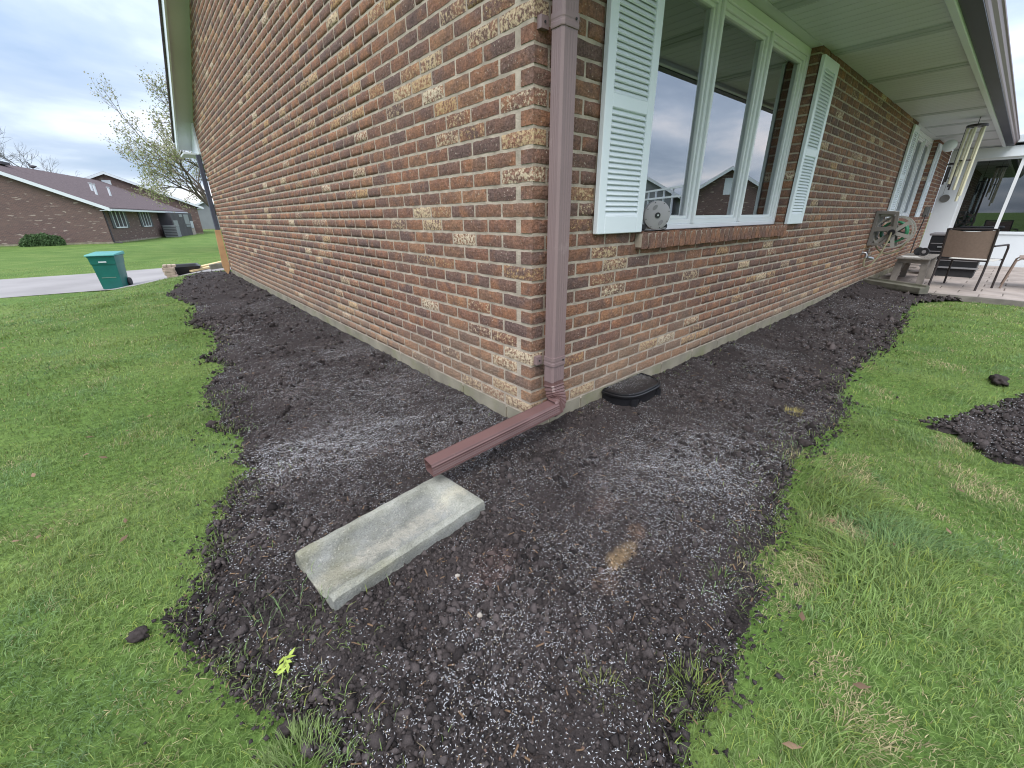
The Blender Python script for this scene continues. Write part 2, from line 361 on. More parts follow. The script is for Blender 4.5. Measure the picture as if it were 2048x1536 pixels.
def np_mesh(name, V, F, mat, col=None, parent=None, smooth=False, rnd=None):
    """V (n,3), F (m,k) all faces with k corners; col per vertex rgb; rnd per vertex"""
    me = bpy.data.meshes.new(name); V = np.asarray(V, np.float32); F = np.asarray(F, np.int32); k = F.shape[1]
    me.vertices.add(len(V)); me.vertices.foreach_set('co', V.ravel())
    me.loops.add(F.size); me.loops.foreach_set('vertex_index', F.ravel())
    me.polygons.add(len(F)); me.polygons.foreach_set('loop_start', np.arange(0, F.size, k, dtype=np.int32))
    me.update(calc_edges=True)
    if smooth: me.polygons.foreach_set('use_smooth', np.ones(len(F), bool))
    if col is not None:
        a = me.color_attributes.new('Col', 'FLOAT_COLOR', 'POINT'); c4 = np.ones((len(V), 4), np.float32); c4[:, :3] = col
        a.data.foreach_set('color', c4.ravel())
    if rnd is not None:
        a = me.attributes.new('rnd', 'FLOAT', 'POINT'); a.data.foreach_set('value', np.asarray(rnd, np.float32))
    return link(name, me, mat, parent)
def project(P):
    q = (np.atleast_2d(P) - CAM_POS) @ CAM_R.T
    z = np.maximum(q[:, 2], 1e-3)
    return 1024 + 820 * q[:, 0] / z, 768 - 820 * q[:, 1] / z, q[:, 2]

# ================================================================== terrain
def ground(x, y):
    s = -.896 * (x + 2.1) + .446 * (y - 5.65)
    return -.15 - .65 * smooth(s / 4.5)
LB = [(0.02, 9.86), (-0.1, 10.4), (-0.4, 10.75), (-0.76, 9.99), (-1.02, 7.92), (-1.23, 7.18), (-1.07, 6.29), (-0.97, 5.61), (-1.05, 5.0), (-1.12, 4.45), (-0.96, 3.97), (-0.98, 3.45), (-1.05, 3.03), (-1.16, 2.8), (-1.06, 2.55), (-1.08, 2.35), (-1.17, 2.23), (-1.25, 1.87), (-1.19, 1.61), (-1.21, 1.44), (-1.28, 1.28), (-1.2, 1.16), (-1.17, 1.05), (-1.23, 0.89), (-1.19, 0.69), (-1.26, 0.58), (-1.30, 0.5), (-1.38, 0.33), (-1.42, 0.19), (-1.41, 0.06), (-1.5, -0.03), (-1.49, -0.19), (-1.43, -0.38), (-1.37, -0.51), (-1.31, -0.59), (-1.3, -0.65), (-1.29, -0.72), (-1.33, -0.95), (-1.3, -1.4)]
RB = [(6.8, -1.20), (6.27, -0.84), (5.63, -0.77), (4.34, -0.88), (3.41, -0.94), (2.72, -0.87), (2.07, -0.9), (1.53, -1.03), (1.19, -1.01), (0.91, -0.99), (0.71, -1.02), (0.49, -1.05), (0.32, -1.09), (0.19, -1.13), (-0.0, -1.12), (-0.09, -1.18), (-0.23, -1.21), (-0.35, -1.22), (-0.43, -1.24), (-0.5, -1.26), (-0.62, -1.19), (-0.69, -1.24), (-0.85, -1.32), (-1.0, -1.5)]
BED = np.array(LB + [(-1.15, -1.6)] + RB[::-1] + [(7.0, -0.75), (7.0, 0.12), (0.12, 0.12), (0.12, 9.8)])
PATCH = np.array([(1.73, -1.295), (2.0, -1.417), (2.2, -1.506), (2.68, -1.67), (3.3, -1.95), (3.1, -2.5), (2.3, -2.45), (1.75, -2.0), (1.56, -1.72), (1.46, -1.57), (1.62, -1.52), (1.70, -1.45)])
def inpoly(P, poly):
    x, y = P[:, 0], P[:, 1]; c = np.zeros(len(P), bool); j = len(poly) - 1
    for i in range(len(poly)):
        xi, yi = poly[i]; xj, yj = poly[j]
        if yi != yj:
            k = ((yi > y) != (yj > y)) & (x < (xj - xi) * (y - yi) / (yj - yi) + xi); c ^= k
        j = i
    return c
def pdist(P, poly):
    d = np.full(len(P), 1e9)
    for i in range(len(poly)):
        a = poly[i - 1]; b = poly[i]; ab = b - a; t = np.clip(((P - a) @ ab) / (ab @ ab + 1e-12), 0, 1)
        d = np.minimum(d, np.hypot(*(P - a - t[:, None] * ab).T))
    return d
def jit(P, s=1.0):
    return P + s * np.stack([0.045 * fbm(P[:, 0] * 7, P[:, 1] * 7, 3, 31), 0.045 * fbm(P[:, 0] * 7, P[:, 1] * 7, 3, 41)], 1)
def in_bed(P): return inpoly(jit(P), BED)
def in_patch(P): return inpoly(jit(P), PATCH)
def house_d(P):
    dx = np.maximum(np.maximum(-P[:, 0], P[:, 0] - 12), 0); dy = np.maximum(np.maximum(-P[:, 1], P[:, 1] - 9.05), 0); return np.hypot(dx, dy)
DRIVE = np.array([(-60, 15.2), (-6, 14.6), (-4.25, 14.55), (-2.5, 14.35), (-1.6, 12.6), (-0.95, 11.5), (-0.45, 10.9), (0.1, 10.45), (9, 10.2), (9, 20.0), (1.0, 20.1), (-0.8, 20.1), (-2.9, 19.8), (-5.0, 19.8), (-60, 20.5)])
def soil_z(P):
    x, y = P[:, 0], P[:, 1]; d = house_d(P)
    z = ground(x, y) + 0.012 + 0.045 * np.exp(-d / 0.28) + 0.07 * smooth((x - 4.0) / 2.6) * np.exp(-d / 0.5)
    z += 0.016 * fbm(x * 2.3, y * 2.3, 3, 5)
    return z

# lawn sheet, graded grid reaching the horizon
def graded(a, b, fine, n_out, far):
    core = np.arange(a, b, fine); lo = a - np.geomspace(fine, far, n_out)[::-1]; hi = b + np.geomspace(fine, far, n_out); return np.concatenate([lo, core, hi])
gx = graded(-8, 14, 0.25, 24, 900); gy = graded(-6, 22, 0.25, 24, 900)
GX, GY = np.meshgrid(gx, gy); V = np.stack([GX.ravel(), GY.ravel(), ground(GX, GY).ravel()], 1)
V[:, 2] += 0.01 * fbm(V[:, 0] * 0.8, V[:, 1] * 0.8, 3, 3) * (np.hypot(V[:, 0], V[:, 1]) < 40)
nx, ny = len(gx), len(gy); idx = np.arange(nx * ny).reshape(ny, nx)
F = np.stack([idx[:-1, :-1], idx[:-1, 1:], idx[1:, 1:], idx[1:, :-1]], -1).reshape(-1, 4)
struct(np_mesh('lawn', V, F, M['lawn'], smooth=True), 'green lawn around the brick house')

# driveway
n = len(DRIVE)
dm = MB()
def strip(near, far, k=28):
    ts = np.linspace(0, 1, 9)
    xs = np.concatenate([np.geomspace(-60, -6, 6)[:-1], np.linspace(-6, 9, k)])
    ny_ = np.interp(xs, near[:, 0], near[:, 1]); fy_ = np.interp(xs, far[:, 0], far[:, 1])
    X = np.repeat(xs[:, None], len(ts), 1); Y = ny_[:, None] * (1 - ts) + fy_[:, None] * ts
    Z = ground(X, Y) + 0.014
    Vv = np.stack([X.ravel(), Y.ravel(), Z.ravel()], 1); ii = np.arange(X.size).reshape(X.shape)
    return Vv, np.stack([ii[:-1, :-1], ii[1:, :-1], ii[1:, 1:], ii[:-1, 1:]], -1).reshape(-1, 4)
Vd, Fd = strip(DRIVE[:9], DRIVE[9:][::-1])
struct(np_mesh('driveway', Vd, Fd, M['drive'], smooth=True), 'pale concrete driveway beyond the lawn')

# soil bed as a fine polar sheet around the viewer
def soil_cols(P):
    x, y = P[:, 0], P[:, 1]; k = fbm(x * 3, y * 3, 4, 9)
    c = np.array((0.050, 0.0415, 0.040)) * (1 + 0.45 * k[:, None])
    def blob(cx, cy, rx, ry, a, col, str_):
        ca, sa = math.cos(a), math.sin(a); u = ((x - cx) * ca + (y - cy) * sa) / rx; v = (-(x - cx) * sa + (y - cy) * ca) / ry
        m = smooth((1.25 - np.hypot(u, v) + 0.55 * fbm(x * 18, y * 18, 4, 77)) / 0.75)[:, None] * str_
        return m, np.array(col)
    for a in SANDS:
        m, cc = blob(*a); c = c * (1 - m) + cc * m
    return np.clip(c, 0.004, 1)
SANDS = [(-0.325, -0.797, 0.080, 0.030, 0.05, (0.235, 0.165, 0.095), 0.85), (-0.18, -0.765, 0.045, 0.035, 0.3, (0.13, 0.085, 0.06), 0.55), (-0.14, -0.60, 0.07, 0.05, 0.3, (0.085, 0.058, 0.05), 0.5),
         (-0.683, -0.545, 0.10, 0.07, 0.2, (0.085, 0.058, 0.052), 0.6), (-0.45, -0.83, 0.06, 0.04, 0, (0.11, 0.075, 0.06), 0.5)]
def polar_sheet(name, inside, poly, r0, r1, a0, a1, step, zf, lift):
    nr = int(math.log(r1 / r0) / step); na = int((a1 - a0) / step)
    rr = r0 * np.exp(np.arange(nr + 1) * step); aa = a0 + np.arange(na + 1) * step
    RR, AA = np.meshgrid(rr, aa, indexing='ij'); X = CAM_POS[0] + RR * np.cos(AA); Y = CAM_POS[1] + RR * np.sin(AA)
    P = np.stack([X.ravel(), Y.ravel()], 1); m = inside(P)
    ed = np.full(len(P), 1.0); ed[m] = pdist(jit(P[m]), poly)
    hd = house_d(P); ed = np.where((P[:, 0] > -0.05) & (P[:, 1] > -0.05), 1, ed)
    z = zf(P)
    res = np.clip(RR.ravel() * step, 0.004, 0.06)
    rough = 0.013 * fbm(P[:, 0] * 16, P[:, 1] * 16, 3, 15) + 0.010 * np.abs(fbm(P[:, 0] * 45, P[:, 1] * 45, 3, 25)) + 0.016 * fbm(P[:, 0] * 5, P[:, 1] * 5, 2, 35)
    z = z + rough + lift * smooth(ed / 0.10) - 0.022 * (1 - smooth(ed / 0.05))
    c_, s_ = math.cos(R(-6.6)), math.sin(R(-6.6)); bx_ = P[:, 0] + .852; by2 = P[:, 1] + .2
    z = z - 0.06 * smooth((.30 - np.abs(bx_ * c_ - by2 * s_)) / .03) * smooth((.14 - np.abs(bx_ * s_ + by2 * c_)) / .03)
    ii = np.arange(P.shape[0]).reshape(RR.shape); mm = m.reshape(RR.shape)
    keep = mm[:-1, :-1] & mm[1:, :-1] & mm[1:, 1:] & mm[:-1, 1:]
    Fq = np.stack([ii[:-1, :-1], ii[1:, :-1], ii[1:, 1:], ii[:-1, 1:]], -1)[keep]
    used = np.unique(Fq); remap = np.full(len(P), -1); remap[used] = np.arange(len(used))
    V = np.concatenate([P, z[:, None]], 1)[used]
    return np_mesh(name, V, remap[Fq], M['soil'], col=soil_cols(V), smooth=True)
bed = struct(polar_sheet('soil_bed', in_bed, BED, 0.28, 13.2, -0.55, 2.2, 0.0075, soil_z, 0.012), 'dark freshly spread soil bed along the house wall')
patch = struct(polar_sheet('soil_patch', in_patch, PATCH, 2.4, 5.6, -0.6, 0.3, 0.0075, lambda P: ground(P[:, 0], P[:, 1]) + 0.01, 0.012), 'separate dark soil patch in the lawn')
def bed_surface(P):
    """height of the soil surface for resting things on it"""
    rough = 0.013 * fbm(P[:, 0] * 16, P[:, 1] * 16, 3, 15) + 0.010 * np.abs(fbm(P[:, 0] * 45, P[:, 1] * 45, 3, 25)) + 0.016 * fbm(P[:, 0] * 5, P[:, 1] * 5, 2, 35)
    return soil_z(P) + rough + 0.012
def bz(x, y): return float(bed_surface(np.array([[x, y]]))[0])

# ================================================================== the brick house
house = thing('brick_house', 'brown brick ranch house with white louvered shutters and a brown downspout at its corner', 'house')
CH, BH = 0.0677, 0.0565               # course, brick height
LL, LR = 0.2108, 0.2170               # brick spacing on the gable wall and on the window wall
BD = 0.0745                            # brick depth
WY, WX = 9.05, 12.0                    # ends of the two walls
EAVE = 2.14; PITCH = 0.415
def rake_z(y): return 2.16 + PITCH * np.minimum(10.1 - y, y + 1.05)
W1, W2 = (0.79, 3.03), (7.62, 9.86); SILL = 0.79
def brick_shape(L, seed, depth=BD, H=BH):
    rg = random.Random(seed); nu = max(3, round(L / 0.034) + 1); nv = 4
    V = []; F = []
    for j in range(nv):
        for i in range(nu):
            u, v = L * i / (nu - 1), H * j / (nv - 1)
            bi = i in (0, nu - 1); bj = j in (0, nv - 1)
            dpt = rg.uniform(-.0012, .0012)
            if bi or bj: dpt = 0.0026 + rg.uniform(-.0006, .0012)
            if bi and bj: dpt = 0.0042
            if bi: u += (0.0012 if i == 0 else -0.0012) + rg.uniform(-.0006, .0006)
            if bj: v += (0.0015 if j == 0 else -0.0012) + rg.uniform(-.0026, .0016)
            V.append((u, dpt, v))
    for j in range(nv - 1):
        for i in range(nu - 1): F.append((j * nu + i, j * nu + i + 1, (j + 1) * nu + i + 1, (j + 1) * nu + i))
    ring = [i for i in range(nu)] + [j * nu + nu - 1 for j in range(1, nv)] + [(nv - 1) * nu + i for i in range(nu - 2, -1, -1)] + [j * nu for j in range(nv - 2, 0, -1)]
    b0 = len(V)
    for k in ring:
        u, d, v = V[k]; V.append((min(max(u, 0.0), L), depth, min(max(v, 0.0), H)))
    m = len(ring)
    for k in range(m): F.append((ring[(k + 1) % m], ring[k], b0 + k, b0 + (k + 1) % m))
    return V, F
SH = {}
def shape(L, var):
    k = (round(L, 3), var)
    if k not in SH: SH[k] = brick_shape(k[0], hash(k) % 9999)
    return SH[k]
BR = []                                # (wall, course, start, length, depth?)
def courses(wall, n, spans, phase, L, corner):
    """spans: list of (a,b) intervals along the wall; phase: first joint; corner: length of the corner brick"""
    for (a, b) in spans:
        js = [a] + [j for j in np.arange(phase, b, L) if j > a + 0.03 and j < b - 0.03] + [b]
        for s, e in zip(js[:-1], js[1:]):
            s2 = s + (0.0055 if s > 0 else 0.0); e2 = e - (0.0055 if e < (WY if wall == 'g' else WX) else 0.0)
            if s == 0: e2 = min(e2, corner)
            if s in (W1[1], W2[1]): s2 = s
            if e in (W1[0], W2[0]): e2 = e
            if e2 - s2 > 0.02: BR.append((wall, n, s2, e2 - s2))
NG = int(4.6 / CH)
for n in range(NG):
    zt = (n + 1) * CH
    if zt < 2.55: span = (0.0, WY)
    else:
        lo = max(0.0, (zt - 2.16) / PITCH - 1.05); hi = min(WY, 10.1 - (zt - 2.16) / PITCH)
        if hi - lo < 0.2: continue
        span = (lo, hi)
    if n % 2 == 0: courses('g', n, [span], LL, LL, LL - 0.007)
    else:
        courses('g', n, [span], LL / 2, LL, BD)
for n in range(int(EAVE / CH) + 1):
    z0 = n * CH
    if z0 + BH > EAVE + 0.05: break
    if z0 + BH * 0.6 > SILL + 0.01: spans = [(0.0, W1[0]), (W1[1], W2[0]), (W2[1], WX)]
    else: spans = [(0.0, WX)]
    if n % 2 == 0:
        spans = [(0.0835 if s == 0 else s, e) for s, e in spans]; courses('w', n, spans, 0.0835, LR, 1)
    else: courses('w', n, spans, 0.195, LR, 0.19)
# odd courses: the corner brick lies along the window wall, so the gable wall starts behind it
BR = [b for b in BR if not (b[0] == 'g' and b[1] % 2 == 1 and b[2] == 0.0)]
rb = np.random.default_rng(5)
def place(b, v):
    wall, n, s, L = b; z = n * CH + 0.004
    if wall == 'w': return Matrix.Translation((s, 0, z))
    return Matrix.Translation((0, s + L, z)) @ Matrix.Rotation(-math.pi / 2, 4, 'Z')
cen = []; 
for wall, n, s, L in BR: cen.append((s + L / 2, 0, n * CH + .03) if wall == 'w' else (0, s + L / 2, n * CH + .03))
cen = np.array(cen); px, py, pz = project(cen)
dv = CAM_POS - cen; dist = np.linalg.norm(dv, axis=1)
isw = np.array([b[0] == 'w' for b in BR]); cosn = np.where(isw, -dv[:, 1], -dv[:, 0]); cosn = np.abs(cosn) / dist
lens = np.array([b[3] for b in BR])
big = lens * cosn / dist ** 2
big[(pz < .2) | (px < 0) | (px > 2048) | (py < 0) | (py > 900)] = 0
hid = isw & (cen[:, 0] > 0.40) & (cen[:, 0] < 0.78) & (cen[:, 2] > 0.87); big[hid] = 0
order = np.argsort(-big); single = set(order[:300].tolist())
# mortar backing of the two walls
MD = 0.0048
mw = MB()
mw.prism([(MD, -0.02), (WY, -0.02), (WY, 2.60), (4.525, 2.16 + PITCH * 5.57), (MD, 2.58)], MD, 0.24, 'x')
gw = mw.build('gable_wall', M['mortar'], house)
ww = MB()
for a, b_ in ((0.24, W1[0] - .004), (W1[1] + .004, W2[0] - .004), (W2[1] + .004, WX)): ww.box(a, b_, MD, 0.24, -0.02, EAVE + .2)
for a, b_ in (W1, W2): ww.box(a - .0039, b_ + .0039, MD, 0.24, -0.02, SILL)
wwall = ww.build('window_wall', M['mortar'], house)
SH_ME = {}
bigV = []; bigF = []; bigR = []; off = 0
# clustered colour: neighbours tend to share a batch
for i, b in enumerate(BR):
    var = int(rb.integers(0, 6)); rnd = float(rb.random())
    key = (round(b[3], 3), var); V, F = shape(*key); mat = place(b, var)
    if i in single:
        if key not in SH_ME:
            me = bpy.data.meshes.new('brick'); me.from_pydata(V, [], F); me.update(); me.materials.append(M['brick']); SH_ME[key] = me
        o = bpy.data.objects.new('brick', SH_ME[key]); COL.objects.link(o); o.parent = wwall if b[0] == 'w' else gw; o.matrix_local = mat; o['rnd'] = rnd
    else:
        A = np.array(V) @ np.array(mat.to_3x3()).T + np.array(mat.translation)
        bigV.append(A); bigF.append(np.array(F) + off); bigR.append(np.full(len(V), rnd)); off += len(V)
bw = np_mesh('brickwork', np.concatenate(bigV), np.concatenate(bigF), M['brickwork'], parent=house, rnd=np.concatenate(bigR)); bw['kind'] = 'stuff'

# foundation of concrete blocks
fc = MB().box(0.012, WX, 0.012, 0.24, -0.6, -0.021).box(0.012, 0.24, 0.24, WY, -0.6, -0.021)
fnd = fc.build('foundation', M['joint'], house)
def block(L):
    return MB().box(0, L, 0, 0.14, -0.42, 0.0)
fb = {}
def fblock(wall, s, e):
    L = round(e - s - 0.009, 3)
    if L not in fb:
        o = block(L).build('foundation_block', M['concrete'], fnd, bevel=0.003); fb[L] = o.data
    else: o = link('foundation_block', fb[L], None, fnd)
    if wall == 'w': o.location = (s + 0.0045, 0.004, -0.004)
    else: o.rotation_euler = (0, 0, -math.pi / 2); o.location = (0.004, e - 0.0045, -0.004)
ys = [0.0] + list(np.arange(0.20, WY, 0.4216)) + [WY]
for s, e in zip(ys[:-1], ys[1:]): fblock('g', s + (0.004 if s == 0 else 0), e)
xs = [0.145] + list(np.arange(0.40, WX, 0.434)) + [WX]
for s, e in zip(xs[:-1], xs[1:]): fblock('w', s, e)

# windows with rowlock sills
def window(x0, x1, nm_label):
    zb, zt = 0.868, EAVE - 0.004; y0, y1 = 0.070, 0.165
    f = MB()
    f.box(x0, x0 + 0.045, y0, y1, zb, zt).box(x1 - 0.045, x1, y0, y1, zb, zt).box(x0 + 0.045, x1 - 0.045, y0, y1, zb, zb + 0.03).box(x0 + 0.045, x1 - 0.045, y0, y1, zt - 0.055, zt)
    ws = (x1 - x0 - 0.09 - 0.05) / 3
    a = x0 + 0.045
    for k in (1, 2):
        m0 = a + ws * k + 0.025 * (k - 1); f.box(m0, m0 + 0.025, y0 - 0.006, y1, zb + 0.03, zt - 0.055)
    fo = f.build('window', M['frame'], house, bevel=0.004); fo['label'] = nm_label
    for k in range(3):
        s0 = a + k * (ws + 0.025); s1 = s0 + ws; p = 0.058; z0, z1 = zb + 0.03, zt - 0.055; ya, yb = y0 + 0.012, y1 - 0.01
        sh = MB()
        for (q, yy) in ((0.0, ya), (0.030, ya + 0.014)):
            w_ = 0.030 if q == 0 else 0.020
            sh.box(s0 + q, s0 + q + w_, yy, yb, z0 + q, z1 - q).box(s1 - q - w_, s1 - q, yy, yb, z0 + q, z1 - q)
            sh.box(s0 + q + w_, s1 - q - w_, yy, yb, z0 + q, z0 + q + w_).box(s0 + q + w_, s1 - q - w_, yy, yb, z1 - q - w_, z1 - q)
        so_ = sh.build('sash', M['frame'], fo, bevel=0.003)
        MB().box(s0 + 0.048, s1 - 0.048, ya + 0.034, ya + 0.040, z0 + 0.048, z1 - 0.048).build('pane', M['glass'], fo)
    MB().box(x0 - 0.02, x1 + 0.02, 0.172, 1.6, zb - 0.1, zt + 0.05)
    rm = MB()
    rm.box(x0 - .25, x1 + .25, 2.2, 2.24, 0.4, 2.5).box(x0 - .29, x0 - .25, 0.25, 2.2, 0.4, 2.5).box(x1 + .25, x1 + .29, 0.25, 2.2, 0.4, 2.5).box(x0 - .25, x1 + .25, 0.25, 2.2, 0.36, 0.4).box(x0 - .25, x1 + .25, 0.25, 2.2, 2.5, 2.54)
    rm.build('room', M['interior'], house)
    for (ca, cb_) in ((x0 + .33, x0 + .52), (x0 + 1.16, x0 + 1.30), (x0 + 1.78, x0 + 2.12)):
        pts = []; nn = 24
        cm = MB()
        for i in range(nn + 1):
            x = ca + (cb_ - ca) * i / nn; y = 0.30 + 0.022 * math.sin(i * 1.9); pts.append((x, y))
        cm.prism(pts + [(x, y + 0.004) for x, y in pts[::-1]], 0.62, 2.3, 'z').build('curtain', M['curtain'], house, smooth=True)
    # sill
    sl_ = MB().box(x0 - 0.0, x1 + 0.0, -0.036, 0.10, SILL - 0.002, SILL + 0.07).build('window_sill', M['mortar'], house)
    nb = round((x1 - x0) / 0.0675); pit = (x1 - x0) / nb
    me = None
    for k in range(nb):
        if k < 6:
            Vb, Fb = brick_shape(pit - 0.008, 900 + k, 0.17, 0.093); SHS[k] = None
            m2 = bpy.data.meshes.new('sill_brick'); m2.from_pydata(Vb, [], Fb); m2.update()
            bm = bmesh.new(); bm.from_mesh(m2); bmesh.ops.holes_fill(bm, edges=bm.edges); bmesh.ops.recalc_face_normals(bm, faces=bm.faces); bm.to_mesh(m2); bm.free()
            m2.materials.append(M['brick']); SHS[k] = m2
        o = link('sill_brick', SHS[k % 6], None, sl_)
        o.location = (x0 + pit * k + 0.004, -0.045, SILL - 0.012 + rb.uniform(-.002, .002)); o.rotation_euler = (R(-4), 0, 0); o['rnd'] = float(rb.choice([0.30, 0.33, 0.36, 0.45, 0.50, 0.62, 0.68, 0.45, 0.62]))
SHS = {}
window(*W1, 'three part window between the shutters nearest the corner')
window(*W2, 'three part window behind the hose reel')

# shutters
def shutter(x0, first=None):
    W, H, T = 0.385, 1.212, 0.028; z0 = 0.868; y0 = -0.034
    if first is None:
        f = MB(); st = 0.056
        f.box(0, st, 0, T, 0, H).box(W - st, W, 0, T, 0, H)
        for a, b_ in ((0, 0.083), (0.535, 0.59), (1.14, H)): f.box(st, W - st, 0, T, a, b_)
        f.box(st, W - st, T - 0.004, T - 0.001, 0.083, 0.535).box(st, W - st, T - 0.004, T - 0.001, 0.59, 1.14)
        o = f.build('shutter', M['white'], house, bevel=0.003)
        slm = MB().obox((0, 0, 0), (W - 2 * st - 0.001, 0.006, 0.030), Matrix.Rotation(R(-33), 3, 'X')).build('slat', M['white'], o)
        SLAT.append(slm.data); bpy.data.objects.remove(slm)
    else: o = link('shutter', first.data, None, house)
    o.location = (x0, y0, z0)
    for a, b_, k in ((0.083, 0.535, 19), (0.59, 1.14, 23)):
        for i in range(k):
            s = link('slat', SLAT[0], None, o); s.location = (W / 2, 0.0125, a + (i + 0.5) * (b_ - a) / k)
    return o
SLAT = []
s1 = shutter(0.402); 
for x in (3.034, 7.232, 9.864): shutter(x, s1)

# eave: soffit panels, battens, frieze, fascia, gutter
SY = -0.70
sof = MB().box(-0.25, WX + 0.1, SY, -0.001, EAVE + 0.016, EAVE + 0.02).build('soffit', M['soffit'], house)
bx = [-0.25, 0.86] + [0.86 + 1.22 * k for k in range(1, 10)]; bx = [b for b in bx if b < WX] + [WX + 0.1]
for a, b_ in zip(bx[:-1], bx[1:]):
    m = MB()
    nst = max(1, round((b_ - a) / 0.1))
    for k in range(nst):
        q0 = a + (b_ - a) * k / nst; q1 = a + (b_ - a) * (k + 1) / nst; m.box(q0 + 0.002, q1 - 0.002, SY + 0.002, 0.09 if False else -0.002, EAVE, EAVE + 0.0155)
    m.build('soffit_panel', M['soffit'], sof)
    if a > 0: MB().prism([(a - 0.085, EAVE - 0.001), (a - 0.070, EAVE - 0.007), (a - 0.012, EAVE - 0.007), (a - 0.006, EAVE - 0.002), (a + 0.006, EAVE - 0.002), (a + 0.012, EAVE - 0.007), (a + 0.070, EAVE - 0.007), (a + 0.085, EAVE - 0.001)], SY + 0.003, -0.004, 'y').build('batten', M['batten'], sof)
for a, b_ in (W1, W2): MB().box(a, b_, 0.0, 0.2, EAVE - 0.002, EAVE + 0.03).build('window_head', M['soffit'], house)
MB().box(-0.25, 11.95, SY - 0.045, SY - 0.001, EAVE - 0.03, EAVE + 0.10).build('frieze', M['white'], house, bevel=0.004)
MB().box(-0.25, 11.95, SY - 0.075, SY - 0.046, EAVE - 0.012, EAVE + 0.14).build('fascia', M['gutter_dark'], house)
gt = MB()
prof = [(-0.078, 2.128), (-0.150, 2.128), (-0.156, 2.140), (-0.160, 2.165), (-0.176, 2.185), (-0.182, 2.215), (-0.192, 2.222), (-0.192, 2.236), (-0.180, 2.236), (-0.165, 2.20), (-0.145, 2.145), (-0.078, 2.145)]
gt.prism([(SY + a, z) for a, z in prof], -0.30, 11.93, 'x'); gu = gt.build('gutter', M['gutter'], house)
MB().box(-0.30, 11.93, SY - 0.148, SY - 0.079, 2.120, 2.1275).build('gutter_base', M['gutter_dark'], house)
# roof, rakes
rf = MB()
for ya, yb in ((-0.80, 4.525), (4.525, 9.95)):
    za, zb2 = (2.16 + PITCH * (min(10.1 - y, y + 1.05)) for y in (ya, yb))
    rf.add([(x, y, z + d) for x in (-0.30, 12.0) for (y, z) in ((ya, za), (yb, zb2)) for d in (0.13, 0.16)], [(0, 1, 3, 2), (4, 6, 7, 5), (0, 4, 5, 1), (2, 3, 7, 6), (1, 5, 7, 3), (0, 2, 6, 4)])
rf.build('roof', M['shingle'], house)
def rake(x0, x1, d0, d1, nm, mat, ya=-0.88, yb=9.93):
    m = MB(); poly = []
    for y in (ya, 4.525, yb): poly.append((y, 2.16 + PITCH * min(10.1 - y, y + 1.05) + d0))
    for y in (yb, 4.525, ya): poly.append((y, 2.16 + PITCH * min(10.1 - y, y + 1.05) + d1))
    vs = [(x, y, z) for x in (x0, x1) for y, z in poly]; nn = 6
    m.add(vs, [(0, 1, 4, 5), (1, 2, 3, 4), (6, 11, 10, 7), (7, 10, 9, 8)] + [(i, i + 6, (i + 1) % 6 + 6, (i + 1) % 6) for i in range(6)])
    return m.build(nm, mat, house)
rake(-0.27, -0.245, -0.035, 0.125, 'rake_board', M['white'])
rake(-0.244, 0.004, 0.0, 0.03, 'rake_soffit', M['soffit'])
MB().prism([(WY + .001, 2.09), (9.93, 2.09), (9.93, 2.22), (WY + .001, 2.59)], -0.03, 0.02, 'x').build('eave_return', M['white'], house)
MB().box(-0.24, 6.0, WY + 0.25, 9.93, 2.10, 2.13).build('rear_soffit', M['soffit'], house)
MB().box(0.02, 6.0, WY - 0.02, WY + 0.02, -0.3, 2.6).build('garage_wall', M['fardark'], house)

# downspout at the corner
def fluted(w, d, n_rib=5, amp=0.0016):
    """closed outline of a fluted rectangular pipe in local (a,b)"""
    pts = []; c = 0.009
    def side(p0, p1, nx_, ny_):
        k = n_rib * 4
        for i in range(k + 1):
            t = i / k; s = math.sin(math.pi * n_rib * 2 * t - math.pi / 2) * 0.5 + 0.5
            edge = min(t, 1 - t) > 0.12
            pts.append((p0[0] + (p1[0] - p0[0]) * t - nx_ * amp * s * edge, p0[1] + (p1[1] - p0[1]) * t - ny_ * amp * s * edge))
    a, b = w / 2, d / 2
    side((-a + c, -b), (a - c, -b), 0, -1); side((a, -b + c), (a, b - c), 1, 0); side((a - c, b), (-a + c, b), 0, 1); side((-a, b - c), (-a, -b + c), -1, 0)
    return pts
def sweep(m, outline, frames, cap0=True, cap1=True):
    k = len(outline); vs = []; fs = []
    for (o, A, B, s) in frames:
        for a, b in outline: vs.append(Vector(o) + Vector(A) * a * s + Vector(B) * b * s)
    for i in range(len(frames) - 1):
        for j in range(k): fs.append((i * k + j, i * k + (j + 1) % k, (i + 1) * k + (j + 1) % k, (i + 1) * k + j))
    if cap0: fs.append(tuple(range(k))[::-1])
    if cap1: fs.append(tuple(range((len(frames) - 1) * k, len(frames) * k)))
    return m.add(vs, fs)
DX, DY = 0.099, -0.062
OUT = fluted(0.088, 0.066)
dsp = sweep(MB(), OUT, [((DX, DY, 0.195), (1, 0, 0), (0, 1, 0), 1), ((DX, DY, 2.13), (1, 0, 0), (0, 1, 0), 1)]).build('downspout', M['pipe'], house, smooth=True)
